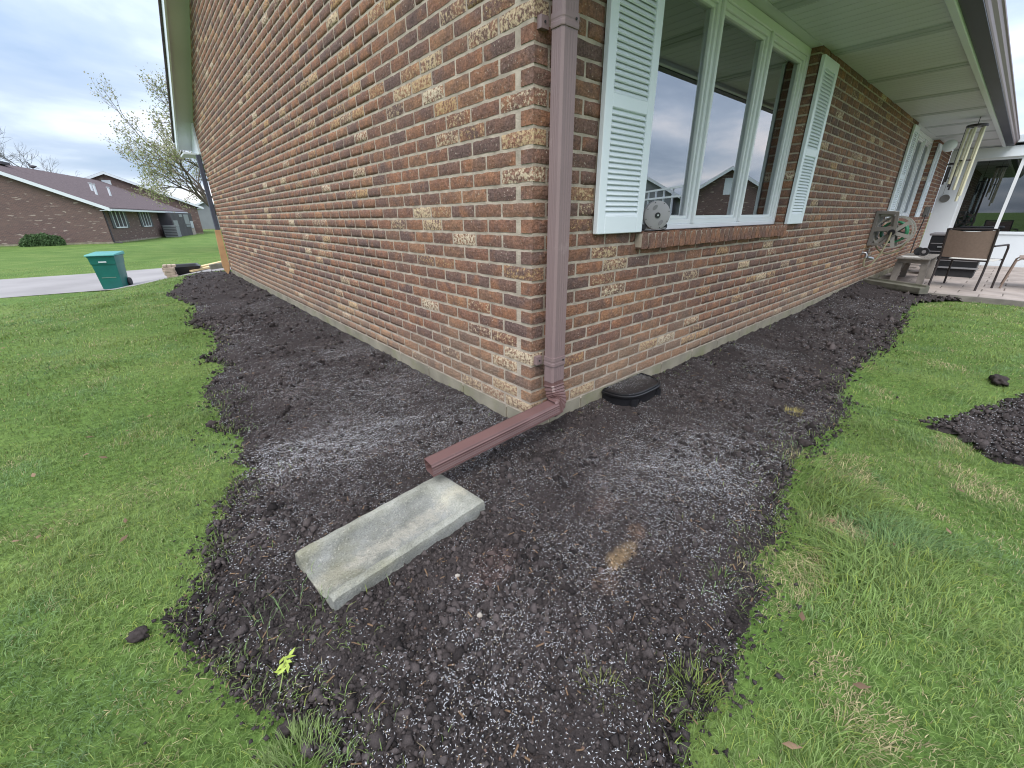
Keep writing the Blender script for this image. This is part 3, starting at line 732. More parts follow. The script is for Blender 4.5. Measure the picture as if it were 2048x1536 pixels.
for zc_ in (0.300, 1.615):
    st = MB(); o2 = [(a * 1.07, b * 1.09) for a, b in fluted(0.088, 0.066, 5, 0)]
    sweep(st, o2, [((DX, DY, zc_ - 0.022), (1, 0, 0), (0, 1, 0), 1), ((DX, DY, zc_ - 0.018), (1, 0, 0), (0, 1, 0), 1.02), ((DX, DY, zc_ - 0.006), (1, 0, 0), (0, 1, 0), 1.02), ((DX, DY, zc_ - 0.003), (1, 0, 0), (0, 1, 0), 1.0), ((DX, DY, zc_ + 0.003), (1, 0, 0), (0, 1, 0), 1.0), ((DX, DY, zc_ + 0.006), (1, 0, 0), (0, 1, 0), 1.02), ((DX, DY, zc_ + 0.022), (1, 0, 0), (0, 1, 0), 1.02)])
    st.box(DX - 0.082, DX - 0.044, -0.022, 0.001, zc_ - 0.020, zc_ + 0.020)
    s_ = st.build('strap', M['pipe'], dsp)
    MB().lathe([(0.0045, -0.025), (0.0045, -0.022)], (DX - 0.064, 0, zc_), 'y', 8).lathe([(0.0045, -0.102), (0.0045, -0.099)], (DX + 0.02, 0, zc_ + 0.006), 'y', 8).build('screw', M['rubber'], s_)
# elbow: corrugated bend from the pipe to the extension
E0 = Vector((DX, DY, 0.20)); E3 = Vector((0.035, -0.112, 0.075)); END = Vector((-0.635, -0.068, 0.002))
ext_d = (END - E3).normalized()
P1 = E0 + Vector((0, 0, -0.085)); P2 = E3 - ext_d * 0.07
fr = []; ks = 30
sidev = Vector((0, 0, 1)).cross(ext_d).normalized()
for i in range(ks + 1):
    t = i / ks; p = E0 * (1 - t) ** 3 + P1 * 3 * t * (1 - t) ** 2 + P2 * 3 * t * t * (1 - t) + E3 * t ** 3
    d = ((P1 - E0) * (1 - t) ** 2 + (P2 - P1) * 2 * t * (1 - t) + (E3 - P2) * t * t).normalized()
    B = Vector((0, 1, 0)).lerp(-sidev, min(1, t * 1.4)); B = (B - d * B.dot(d)).normalized(); A = B.cross(-d).normalized()
    fr.append((p, A, B, 1.0 + (0.07 if i % 3 == 1 and 2 < i < ks - 2 else -0.04 if i % 3 == 2 and 2 < i < ks - 2 else 0.0)))
sweep(MB(), fluted(0.084, 0.068, 5, 0.001), fr, False, False).build('elbow', M['pipe_red'], dsp)
upv = ext_d.cross(sidev).normalized(); upv = upv if upv.z > 0 else -upv
ext = MB(); O1 = fluted(0.074, 0.062, 4, 0.0060); O2 = [(a * 0.955, b * 0.945) for a, b in O1]
# top face smooth: flatten the flutes of the upper side
def flat_top(o): return [(a, b if abs(a) > 0.033 or b < 0 else max(b, 0.031 * (1 if o is O1 else .945))) for a, b in o]
st0 = E3 - ext_d * 0.02
sweep(ext, flat_top(O1), [(st0, sidev, upv, 1.03), (END, sidev, upv, 1.03)], True, False)
k = len(O1); b0 = len(ext.v)
sweep(ext, flat_top(O2), [(END - ext_d * 0.5, sidev, upv, 1.03), (END, sidev, upv, 1.03)], True, False)
ext.f += [(k + j, k + (j + 1) % k, b0 + k + (j + 1) % k, b0 + k + j) for j in range(k)]
ext.build('extension', M['pipe_red'], dsp)
# dark downspout and boards at the far corner
sweep(MB(), fluted(0.075, 0.07), [((-0.045, WY + 0.045, -0.05), (1, 0, 0), (0, 1, 0), 1), ((-0.045, WY + 0.045, 2.08), (1, 0, 0), (0, 1, 0), 1)]).build('corner_downspout', M['gutter_dark'], house)

# outlet box with its cord, flood light under the eave
ob = MB().box(10.86, 10.98, -0.06, -0.001, 0.86, 1.06).box(10.88, 10.97, -0.085, -0.06, 0.87, 1.05).build('outlet_box', M['grille'], house, bevel=0.006)
MB().tube([(10.86, -0.05, 0.90), (10.8, -0.05, 0.80), (10.7, -0.04, 0.5), (10.55, -0.05, 0.15), (10.5, -0.06, -0.06)], 0.009, 6).build('cord', M['rubber'], ob)
fl = MB().lathe([(0.03, 0), (0.085, 0.02), (0.095, 0.06), (0.07, 0.11), (0.02, 0.135)], (0, 0, 0), 'z', 20).build('flood_light', M['white'], house, smooth=True)
fl.location = (9.75, -0.16, 2.02); fl.rotation_euler = (0, R(-100), R(20))
MB().lathe([(0.025, 0), (0.025, 0.12)], (0, 0, 0), 'z', 10).build('bracket', M['rubber'], fl).location = (0, 0, -0.118)
# ================================================================== things near the house
# concrete splash block
def splash_mat():
    m, t, b = new_mat('splash_concrete'); p = pos(t)
    n1 = tex(t, 'Noise', Scale=7.0, Detail=6.0, Roughness=0.65); t.links.new(p, n1.inputs['Vector'])
    c = ramp(t, n1.outputs[0], [(0.3, (0.155, 0.155, 0.130)), (0.5, (0.235, 0.235, 0.205)), (0.7, (0.315, 0.315, 0.285))])
    sp = t.nodes.new('ShaderNodeSeparateXYZ'); t.links.new(p, sp.inputs[0])
    n2 = tex(t, 'Noise', Scale=34.0, Detail=5.0, Roughness=0.7); t.links.new(p, n2.inputs['Vector'])
    worn = math_n(t, 'SUBTRACT', math_n(t, 'ADD', math_n(t, 'MULTIPLY', n2.outputs[0], 0.16), 0.0), math_n(t, 'ABSOLUTE', math_n(t, 'ADD', sp.outputs[1], 0.012)))
    c = mixc(t, ramp(t, worn, [(0.030, (0, 0, 0)), (0.078, (0.6, 0.6, 0.6))]), c, (0.44, 0.405, 0.32))
    mossn = tex(t, 'Noise', Scale=11.0, Detail=4.0); t.links.new(p, mossn.inputs['Vector'])
    moss = math_n(t, 'MULTIPLY', mossn.outputs[0], math_n(t, 'SUBTRACT', 0.75, math_n(t, 'MULTIPLY', sp.outputs[0], 1.6)))
    c = mixc(t, ramp(t, moss, [(0.44, (0, 0, 0)), (0.70, (0.45, 0.45, 0.45))]), c, (0.19, 0.18, 0.10))
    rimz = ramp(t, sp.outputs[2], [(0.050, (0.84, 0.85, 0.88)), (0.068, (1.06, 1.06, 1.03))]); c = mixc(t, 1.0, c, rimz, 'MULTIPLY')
    v = tex(t, 'Voronoi', Scale=240.0); t.links.new(p, v.inputs['Vector'])
    c = mixc(t, 0.6, c, ramp(t, v.outputs['Distance'], [(0.12, (0.35, 0.35, 0.32)), (0.5, (1.15, 1.15, 1.15))]), 'MULTIPLY')
    ns = tex(t, 'Noise', Scale=150.0, Detail=3.0); t.links.new(p, ns.inputs['Vector']); c = mixc(t, ramp(t, ns.outputs[0], [(0.60, (0, 0, 0)), (0.70, (0.6, 0.6, 0.6))]), c, (0.46, 0.44, 0.38))
    t.links.new(c, b.inputs['Base Color']); b.inputs['Roughness'].default_value = 0.9; b.inputs['Specular IOR Level'].default_value = 0.2
    bump(t, b, n2.outputs[0], 1.0, 0.010); return m
nu, nv = 50, 30; LX, LY, HZ = 0.61, 0.290, 0.082
sv = []; sf = []
for j in range(nv + 1):
    for i in range(nu + 1):
        u = i / nu; v = j / nv; x = (u - 0.5) * LX; y = (v - 0.5) * LY
        ev = min(v, 1 - v) * LY; eu = (1 - u) * LX; e0 = u * LX
        rim = 1 - float(smooth((ev - 0.026) / 0.030)); rim = max(rim, 1 - float(smooth((eu - 0.06) / 0.10)))
        floor = 0.036 - 0.010 * (1 - u); topz = HZ - 0.010 * (1 - u)
        z = floor + (topz - floor) * rim
        for dd in (ev, eu, e0):
            if dd < 0.005: z -= 0.005 * (1 - dd / 0.005)
        taper = 1.0
        sv.append((x, y * 0.955, z + 0.0012 * math.sin(i * 7.1 + j * 3.3)))
W_ = nu + 1
for j in range(nv):
    for i in range(nu): sf.append((j * W_ + i, j * W_ + i + 1, (j + 1) * W_ + i + 1, (j + 1) * W_ + i))
ring = [i for i in range(nu + 1)] + [j * W_ + nu for j in range(1, nv + 1)] + [nv * W_ + i for i in range(nu - 1, -1, -1)] + [j * W_ for j in range(nv - 1, 0, -1)]
b0 = len(sv)
for k_ in ring: sv.append((sv[k_][0] * 1.012, sv[k_][1] * 1.075, -0.03))
mlen = len(ring)
for k_ in range(mlen): sf.append((ring[(k_ + 1) % mlen], ring[k_], b0 + k_, b0 + (k_ + 1) % mlen))
sf.append(tuple(b0 + i for i in range(mlen)))
spb = MB(); spb.v = sv; spb.f = sf
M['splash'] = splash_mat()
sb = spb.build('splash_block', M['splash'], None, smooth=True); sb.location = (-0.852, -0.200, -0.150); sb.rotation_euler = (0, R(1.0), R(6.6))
tag(sb, 'pale concrete splash block lying under the open end of the downspout extension', 'splash block')

# black plastic well cover against the foundation
wc = thing('well_cover', 'black half round plastic well cover against the foundation', 'well cover', (0.80, -0.0, -0.10))
def dshape(rx, ry, n=26):
    pts = [(-rx, 0.0)]
    for i in range(n + 1):
        th = math.pi + math.pi * i / n; c_, s_ = math.cos(th), math.sin(th)
        pts.append((rx * math.copysign(abs(c_) ** 0.62, c_), -ry * abs(s_) ** 0.62))
    pts.append((rx, 0.0)); return [p for i, p in enumerate(pts) if i == 0 or (abs(p[0] - pts[i - 1][0]) + abs(p[1] - pts[i - 1][1])) > 1e-5]
sk = MB(); P0 = dshape(0.205, 0.185); P1_ = dshape(0.190, 0.170)
nn = len(P0); sk.add([(x, y, -0.13) for x, y in P1_] + [(x, y, 0.062) for x, y in P0], [(i, (i + 1) % nn, nn + (i + 1) % nn, nn + i) for i in range(nn)] + [tuple(range(nn, 2 * nn))])
sk.build('skirt', M['black'], wc, smooth=True)
for dx in (-0.12, 0.13):
    MB().lathe([(0.028, -0.1), (0.028, 0.05)], (dx, -0.165, 0), 'z', 12).build('corner_rib', M['black'], wc, smooth=True)
ldm = MB()
for k_, (s_, z_) in enumerate(((1.05, 0.060), (1.07, 0.066), (1.07, 0.074), (1.045, 0.078), (1.045, 0.073), (1.02, 0.073), (1.02, 0.083), (0.99, 0.087), (0.97, 0.078), (0.90, 0.080), (0.55, 0.088))):
    for x, y in P0: ldm.v.append((x * s_, min(y * s_, -0.004), z_))
for k_ in range(10):
    for i in range(nn): ldm.f.append((k_ * nn + i, k_ * nn + (i + 1) % nn, (k_ + 1) * nn + (i + 1) % nn, (k_ + 1) * nn + i))
ldm.f.append(tuple(range(10 * nn, 11 * nn))); ldm.build('lid', M['black'], wc, smooth=True)

# grey disc reel standing on the sill
rl = thing('sill_reel', 'small round grey plastic reel with black wheels standing on the brick window sill', 'reel', (0.955, -0.008, 0.874), rotz=R(-34))
def rdisc(prof, mat, nm, c=(0, 0, 0.078), n=36, par=None): return MB().lathe(prof, c, 'y', n).build(nm, mat, par or rl, smooth=True)
rdisc([(0.070, -0.018), (0.0755, -0.015), (0.0765, 0.0), (0.0755, 0.016), (0.070, 0.018)], M['greyp'], 'front_cover')
rdisc([(0.066, 0.019), (0.068, 0.03), (0.060, 0.05)], M['greyd'], 'drum')
rdisc([(0.015, -0.024), (0.015, -0.018)], M['black'], 'hub', n=20); rdisc([(0.005, -0.026), (0.005, -0.022)], M['steel'], 'axle', n=10)
for a in (115, -60):
    cx, cz = 0.045 * math.cos(R(a)), 0.078 + 0.045 * math.sin(R(a)); m = MB(); pp = []
    for i in range(16):
        th = 2 * math.pi * i / 16; pp.append((0.017 * math.cos(th), 0.010 * math.sin(th)))
    ca, sa = math.cos(R(a - 90 + 20)), math.sin(R(a - 90 + 20))
    m.prism([(cx + p * ca - q * sa, cz + p * sa + q * ca) for p, q in pp], -0.0195, -0.010, 'y').build('finger_hole', M['greyd'], rl)
for i in range(8):
    th = 2 * math.pi * i / 8 + 0.3
    MB().lathe([(0.0028, -0.0195), (0.0028, -0.012)], (0.068 * math.cos(th), 0, 0.078 + 0.068 * math.sin(th)), 'y', 8).build('screw', M['black'], rl)
for (x, y, r_) in ((-0.072, -0.004, 0.0155), (0.066, 0.03, 0.019)):
    MB().lathe([(r_ * 0.8, -0.011), (r_, -0.008), (r_, 0.008), (r_ * 0.8, 0.011)], (x, y, r_), 'y', 18).build('wheel', M['rubber'], rl, smooth=True)
MB().box(-0.07, 0.066, -0.002, 0.034, 0.004, 0.014).build('foot', M['greyd'], rl)

# hose reel on the wall, its hose and the faucet
hr = thing('hose_reel', 'taupe plastic hose reel with green hose mounted on the brick wall', 'hose reel', (6.6, 0, 0))
fp = MB(); X0, X1 = -0.02, 0.02
def plate(mb, poly, x0=X0, x1=X1): return mb.prism(poly, x0, x1, 'x')
O_ = [(-0.005, 0.975), (-0.238, 0.962), (-0.262, 0.80), (-0.335, 0.735), (-0.262, 0.665), (-0.150, 0.522), (-0.005, 0.528)]
def beam(mb, a, b, w_, x0=X0, x1=X1):
    a = Vector((0, *a)); b = Vector((0, *b)); d = (b - a).normalized(); n_ = Vector((0, -d.z, d.y)) * w_ / 2
    return mb.prism([(p.y, p.z) for p in (a - n_, b - n_, b + n_, a + n_)], x0, x1, 'x')
for a, b, w_ in (((-0.02, 0.98), (-0.02, 0.52), 0.034), ((-0.005, 0.957), (-0.238, 0.945), 0.036), ((-0.228, 0.955), (-0.252, 0.72), 0.036), ((-0.01, 0.735), (-0.25, 0.75), 0.055), ((-0.005, 0.542), (-0.150, 0.538), 0.03), ((-0.140, 0.538), (-0.245, 0.66), 0.034)):
    beam(fp, a, b, w_, X0 + random.uniform(-.001, .001), X1 + random.uniform(-.001, .001))
fp.lathe([(0.052, -0.026), (0.052, 0.026)], (0, -0.232, 0.70), 'x', 18); fp.build('bracket_frame', M['taupe'], hr)
MB().box(0.02, 0.30, -0.05, -0.001, 0.52, 0.98).build('wall_plate', M['taupe'], hr); MB().box(0.02, 0.30, -0.20, -0.05, 0.90, 0.975).build('top_shelf', M['taupe_l'], hr, bevel=0.008)
HC = (0, -0.232, 0.70)
for nm, xx in (('front_flange', 0.045), ('rear_flange', 0.27)):
    fm = MB().lathe([(0.195, xx - .008), (0.212, xx - .008), (0.212, xx + .008), (0.195, xx + .008), (0.195, xx - .008)], HC, 'x', 40, False)
    for k_ in range(6):
        th = k_ * math.pi / 3 + 0.3; beam(fm, (HC[1], HC[2]), (HC[1] + 0.2 * math.cos(th), HC[2] + 0.2 * math.sin(th)), 0.045, xx - .006, xx + .006)
    fm.build(nm, M['taupe_l'], hr)
hp = []
for i in range(9 * 28):
    t = i / 28; hp.append((0.065 + 0.021 * t + 0 * i, HC[1] + 0.135 * math.cos(2 * math.pi * t), HC[2] + 0.135 * math.sin(2 * math.pi * t)))
hs_ = MB().tube(hp, 0.0115, 6).build('hose', M['hose'], hr, smooth=True)
lp = [(0.1, HC[1] - 0.19 * math.cos(t) - 0.0, HC[2] - 0.285 * math.sin(t) - 0.0) for t in np.linspace(-0.1, math.pi - 0.3, 20)]
MB().tube(lp, 0.011, 6).build('hose_loop', M['hose_t'], hr, smooth=True)
MB().lathe([(0.040, -0.035), (0.040, -0.026)], HC, 'x', 18).build('hub', M['black'], hr)
MB().tube([(-0.03, -0.232, 0.70), (-0.045, -0.225, 0.60), (-0.05, -0.19, 0.42), (-0.06, -0.13, 0.28), (-0.10, -0.08, 0.235), (-0.14, -0.055, 0.255), (-0.155, -0.05, 0.32), (-0.155, -0.055, 0.375)], 0.011, 7).build('feed_hose', M['hose_t'], hr, smooth=True)
fa = thing('faucet', 'brass and zinc outdoor faucet on the wall below the hose reel', 'faucet', (6.445, 0, 0.40))
MB().tube([(0, 0.03, 0.03), (0, -0.05, 0.03), (0, -0.058, 0.0), (0, -0.058, -0.035)], [0.016, 0.018, 0.016, 0.016], 10).build('body', M['metal'], fa, smooth=True)
MB().lathe([(0.036, -0.075), (0.036, -0.068)], (0, 0, 0.062), 'y', 14).tube([(0, -0.07, 0.062), (0, -0.03, 0.035)], 0.008, 6).build('handle', M['metal'], fa)
MB().lathe([(0.034, -0.0065), (0.034, 0.004)], (0, 0, 0.03), 'y', 16).build('flange', M['metal'], fa); MB().tube([(0.02, -0.07, -0.03), (0.085, -0.12, -0.05)], [0.02, 0.024], 10).build('splitter', M['metal'], fa)

# landscape timber, patio
PZ = -0.085
pat = struct(MB().box(6.86, 12.0, -4.2, -0.001, -0.32, PZ - 0.006).build('patio', M['sand'], None), 'tan paver patio before the enclosed porch')
pm = {}; 
px_ = 0.317; pyw = 0.42
for i in range(16):
    for j in range(10):
        x0 = 6.868 + i * px_; y1 = -0.004 - j * pyw - (0.21 if i % 2 else 0)
        k_ = (i * 7 + j * 3) % 3
        if k_ not in pm:
            o = MB().box(0, px_ - 0.010, -(pyw - 0.010), 0, -0.05, 0).build('paver', M['paver'], pat, bevel=0.005); pm[k_] = o.data
        else: o = link('paver', pm[k_], None, pat)
        o.location = (x0, y1, PZ + random.uniform(-.003, .003)); o.rotation_euler = (random.uniform(-.004, .004), random.uniform(-.004, .004), 0)
MB().box(6.815, 6.858, -4.2, -0.80, -0.30, PZ + 0.004).build('edging', M['oldwood'], pat)
lt = MB(); ax = Vector((6.66, -0.74, 0)) - Vector((7.17, -0.015, 0)); ln = ax.length; ang = math.atan2(ax.y, ax.x)
lt.prism([(-0.062, 0), (0.062, 0), (0.066, 0.03), (0.064, 0.066), (0.048, 0.085), (0.012, 0.088), (0.006, 0.066), (-0.030, 0.064), (-0.064, 0.062), (-0.066, 0.02)], 0, ln, 'x')
lto = lt.build('landscape_timber', M['timber'], None, bevel=0.004); lto.location = (7.17, -0.030, -0.088); lto.rotation_euler = (0, 0, ang); lto.scale = (1, 1.1, 1.35)
tag(lto, 'weathered grey landscape timber between the soil bed and the patio', 'timber')

# little wooden bench with two black discs and a paper
bn = thing('wooden_bench', 'low weathered grey wooden bench on the patio under the hose reel', 'bench', (8.22, -0.42, PZ))
for k_ in range(4): MB().box(-0.56, 0.56, -0.20 + k_ * 0.101, -0.105 + k_ * 0.101, 0.365, 0.388).build('top_plank', M['oldwood'], bn, bevel=0.004)
for sx in (-0.43, 0.43):
    MB().box(sx - 0.02, sx + 0.02, -0.185, 0.185, 0.300, 0.364).build('cleat', M['oldwood'], bn, bevel=0.003)
    for sy in (-0.15, 0.15):
        MB().prism([(sy - 0.045, 0.300), (sy + 0.045, 0.300), (sy * 1.08 + 0.040, 0.0), (sy * 1.08 - 0.040, 0.0)], sx - 0.03, sx + 0.03, 'x').build('leg', M['oldwood'], bn, bevel=0.003)
for sy in (-0.12, 0.12):
    ar = [(-0.36 + 0.72 * i / 12, 0.20 + 0.07 * math.sin(math.pi * i / 12)) for i in range(13)]
    MB().prism(ar + [(0.40, 0.30), (-0.40, 0.30)], sy - 0.012, sy + 0.012, 'y').build('apron', M['oldwood'], bn)
for i, (x, y) in enumerate(((8.30, -0.395), (8.22, -0.47))):
    o = MB().lathe([(0.030, -0.014), (0.060, -0.018), (0.063, 0.0), (0.060, 0.018), (0.030, 0.014)], (0, 0, 0), 'x', 22).build('rubber_wheel', M['rubber'], None, smooth=True)
    o.location = (x, y, PZ + 0.388 + 0.062); o.rotation_euler = (0, 0, R(20 - 30 * i)); tag(o, ['plain black rubber wheel standing on the wooden bench', 'black rubber wheel with a grey hub standing on the wooden bench'][i], 'wheel')
    if i: MB().lathe([(0.026, -0.020), (0.026, -0.013)], (0, 0, 0), 'x', 14).build('hub', M['greyp'], o)
pp = MB().box(-0.14, 0.14, -0.10, 0.10, 0.0, 0.004).build('paper', M['seat'], None); pp.location = (7.90, -0.36, PZ + 0.3885); pp.rotation_euler = (0, 0, R(15)); tag(pp, 'pale sheet of paper lying on the wooden bench', 'paper')

# patio chairs
def chair(loc, rz, label, nm='patio_chair'):
    c = thing(nm, label, 'chair', loc, 'patio chairs', rz)
    for sy in (-0.255, 0.255):                  # local: seat faces +x, back at -x
        rear = [(-0.27, sy, 0.0), (-0.235, sy, 0.25), (-0.24, sy, 0.45), (-0.30, sy, 0.82)]
        MB().tube(rear, 0.0135, 8).build('rear_leg', M['chair'], c, smooth=True)
        MB().tube([(0.25, sy * 1.04, 0.0), (0.24, sy * 1.04, 0.56), (0.20, sy * 1.04, 0.605), (-0.25, sy * 1.04, 0.600)], 0.0135, 8).build('front_leg', M['chair'], c, smooth=True)
    for x, z in ((-0.235, 0.40), (0.235, 0.40), (-0.30, 0.815)): MB().tube([(x, -0.255, z), (x, 0.255, z)], 0.011, 8).build('rail', M['chair'], c)
    n_ = 10; bk = MB(); vs_ = []
    for d in (0, 0.006):
        for i in range(n_ + 1):
            for j in range(n_ + 1):
                t = i / n_; s_ = j / n_; sag = 0.03 * math.sin(math.pi * s_) * (1 - 0.2 * t); top = -0.022 * math.sin(math.pi * s_) * t
                vs_.append((-0.238 - 0.06 * t - sag + d, -0.245 + 0.49 * s_, 0.43 + 0.375 * t + top))
    w_ = n_ + 1; q = w_ * w_; fs_ = []
    for i in range(n_):
        for j in range(n_):
            a = i * w_ + j; fs_ += [(a, a + 1, a + w_ + 1, a + w_), (q + a, q + a + w_, q + a + w_ + 1, q + a + 1)]
    bk.add(vs_, fs_); bk.build('back_sling', M['sling'], c, smooth=True)
    MB().prism([(-0.235, 0.405), (0.0, 0.385), (0.235, 0.402), (0.235, 0.408), (0.0, 0.391), (-0.235, 0.411)], -0.245, 0.245, 'y').build('seat_sling', M['seat'], c)
    return c
chair((7.82, -1.02, PZ), R(-15), 'brown sling patio chair with its back to the lawn beside the wooden bench')
ch2 = thing('side_table', 'metal side table with rounded brown tube legs beside the sling chair', 'table', (8.35, -1.78, PZ))
MB().box(-0.28, 0.28, -0.30, 0.30, 0.42, 0.432).build('table_top', M['sling'], ch2, bevel=0.004)
for sx in (-0.28, 0.28):
    MB().tube([(sx * 1.05, 0.36, 0.0), (sx, 0.315, 0.38), (sx, 0.27, 0.418), (sx, -0.27, 0.418), (sx, -0.315, 0.38), (sx * 1.05, -0.36, 0.0)], 0.012, 8).build('leg_frame', M['sling'], ch2, smooth=True)
# black storage cabinet / grill cart behind the chair
gc = thing('grill_cart', 'black grill cart with pale lower shelf standing behind the sling chair', 'grill', (9.45, -0.74, PZ))
MB().box(-0.26, 0.26, -0.34, 0.34, 0.12, 0.66).build('cabinet', M['black'], gc, bevel=0.01); MB().box(-0.28, 0.28, -0.37, 0.37, 0.66, 0.70).build('top', M['greyd'], gc, bevel=0.01)
for z in (0.26, 0.40, 0.53): MB().box(-0.268, -0.261, -0.32, 0.32, z, z + 0.012).build('panel_seam', M['greyd'], gc)
MB().box(-0.285, -0.262, 0.10, 0.22, 0.47, 0.49).build('handle', M['steel'], gc); MB().box(-0.29, -0.262, -0.36, 0.36, 0.14, 0.165).build('lower_trim', M['steel'], gc)
MB().box(-0.24, 0.24, -0.33, 0.33, 0.0, 0.118).build('base', M['rubber'], gc)

# wind chimes under the eave
def chimes(loc, tubes, top_r, label, mat, sail):
    c = thing('wind_chime', label, 'wind chime', loc)
    MB().lathe([(top_r, -0.02), (top_r, 0.0), (top_r * 0.9, 0.008)], (0, 0, 0), 'z', 20).build('top_disc', M['chair'], c)
    MB().tube([(0, 0, 0.006), (0, 0, EAVE - loc[2] + 0.002)], 0.004, 6).build('hanging_cord', M['rubber'], c)
    for i, (l0, l1, r_) in enumerate(tubes):
        th = 2 * math.pi * i / len(tubes) + 0.6; x, y = top_r * 0.75 * math.cos(th), top_r * 0.75 * math.sin(th)
        t_ = MB().tube([(x, y, -l0), (x, y, -l1)], r_, 10).build('chime_tube', mat, c, smooth=True); MB().tube([(x, y, -0.018), (x, y, -l0)], 0.0015, 4).build('string', M['rubber'], t_)
    MB().lathe([(top_r * 0.55, -sail - 0.012), (top_r * 0.55, -sail)], (0, 0, 0), 'z', 16).tube([(0, 0, -0.018), (0, 0, -sail - 0.25)], 0.002, 4).build('striker', M['chair'], c)
chimes((7.75, -0.60, 2.045), [(0.03, 0.62, 0.016), (0.03, 0.72, 0.016), (0.03, 0.80, 0.016), (0.03, 0.88, 0.016), (0.03, 0.95, 0.016)], 0.11, 'long cream tube wind chime hanging under the eave', M['chime'], 0.42)
chimes((8.75, -0.40, 1.66), [(0.04, 0.26, 0.012), (0.04, 0.30, 0.012), (0.04, 0.34, 0.012), (0.04, 0.38, 0.012)], 0.07, 'short dark tube wind chime hanging under the eave', M['chair'], 0.2)

# enclosed porch
ep = thing('enclosed_porch', 'white enclosed porch with dark windows at the end of the brick wall', 'porch', (12.0, 0, 0))
PW = -2.6
MB().box(0.0, 0.12, PW, -0.002, -0.3, 0.56).build('lower_wall', M['white'], ep); MB().box(0.0, 0.12, -0.36, -0.002, 0.56, 1.94).build('corner_panel', M['white'], ep)
MB().box(-0.03, 0.12, PW, -0.002, 1.94, 2.13).build('header', M['white'], ep, bevel=0.005); MB().box(-0.10, 2.5, PW - 0.1, -0.72, 2.18, 2.30).build('porch_roof', M['farwhite'], ep)
MB().box(-0.02, 0.0, PW, -0.36, 0.52, 0.575).build('window_sill', M['white'], ep, bevel=0.004)
MB().box(0.02, 0.10, -0.42, -0.36, 0.575, 1.94).build('jamb', M['frame'], ep); MB().box(0.02, 0.10, PW, -0.42, 1.90, 1.94).build('head_rail', M['frame'], ep)
for k_, (a, b) in enumerate(((-1.02, -0.42), (-1.72, -1.07), (-2.42, -1.77))):
    MB().box(0.05, 0.056, a, b, 0.575, 1.90).build('window_pane', M['porchglass'], ep); MB().box(0.02, 0.10, a - 0.05, a, 0.575, 1.90).build('mullion', M['frame'], ep)
MB().box(0.13, 2.4, PW, -0.01, -0.3, -0.2).build('porch_floor', M['interior'], ep); MB().box(2.4, 2.45, PW, -0.01, -0.3, 2.13).build('rear_wall', M['interior'], ep)
MB().box(0.13, 2.4, PW, -0.01, 2.131, 2.16).build('ceiling', M['interior'], ep); MB().box(0.13, 2.4, PW - 0.04, PW, -0.3, 2.13).build('side_wall', M['interior'], ep)
MB().box(0.5, 1.1, -1.9, -0.8, -0.2, 0.75).build('stored_furniture', M['fardark'], ep, bevel=0.06)
dsc = MB().lathe([(0.055, -0.012), (0.075, -0.016), (0.078, 0.0)], (0, 0, 0), 'x', 26).build('round_thermometer', M['grille'], None, smooth=True); dsc.location = (12.0, -0.135, 1.22)
tag(dsc, 'round grey thermometer disc on the white porch wall', 'thermometer')

# ================================================================== driveway side
by_ = (-2.06, 14.3); bz_ = float(ground(np.array(by_[0]), np.array(by_[1]))) + 0.014
wb = thing('wheelie_bin', 'teal green wheeled rubbish bin standing on the driveway', 'bin', (*by_, bz_), rotz=R(-16))
bm_ = MB(); lv = ((0.0, 0.215, 0.245), (0.62, 0.250, 0.300), (0.64, 0.262, 0.318), (0.80, 0.272, 0.335), (0.83, 0.29, 0.350), (0.85, 0.29, 0.350))
for z, a, b in lv: bm_.v += [(-a, -b, z), (a, -b, z), (a, b * 0.9, z), (-a, b * 0.9, z)]
for i in range(len(lv) - 1):
    for j in range(4): bm_.f.append((i * 4 + j, i * 4 + (j + 1) % 4, i * 4 + 4 + (j + 1) % 4, i * 4 + 4 + j))
bm_.f += [(3, 2, 1, 0), tuple(range(len(bm_.v) - 4, len(bm_.v)))]; bm_.build('body', M['bin'], wb, bevel=0.02, seg=2, smooth=True)
MB().add([(-0.31, -0.385, 0.852), (0.31, -0.385, 0.852), (0.31, 0.34, 0.852), (-0.31, 0.34, 0.852), (-0.30, -0.37, 0.888), (0.30, -0.37, 0.888), (0.30, 0.33, 0.93), (-0.30, 0.33, 0.93)], [(3, 2, 1, 0), (4, 5, 6, 7), (0, 1, 5, 4), (1, 2, 6, 5), (2, 3, 7, 6), (3, 0, 4, 7)]).build('lid', M['binlid'], wb, bevel=0.012, seg=2, smooth=True)
MB().obox((0, -0.262, 0.33), (0.24, 0.012, 0.46), Matrix.Rotation(R(6.2), 3, 'X')).build('front_panel', M['bin'], wb, bevel=0.005)
MB().obox((0, -0.335, 0.70), (0.16, 0.01, 0.03), Matrix.Rotation(R(10), 3, 'X')).build('label_strip', M['farwhite'], wb); MB().obox((0, -0.268, 0.30), (0.30, 0.02, 0.012), Matrix.Rotation(R(6), 3, 'X')).build('catch_bar', M['steel'], wb)
for sx in (-0.25, 0.25): MB().lathe([(0.06, -0.03), (0.11, -0.025), (0.12, 0), (0.11, 0.025), (0.06, 0.03)], (sx, 0.21, 0.12), 'x', 20).build('wheel', M['rubber'], wb, smooth=True)
MB().tube([(-0.25, 0.345, 0.83), (-0.2, 0.40, 0.83), (0.2, 0.40, 0.83), (0.25, 0.345, 0.83)], 0.018, 8).build('handle', M['bin'], wb)

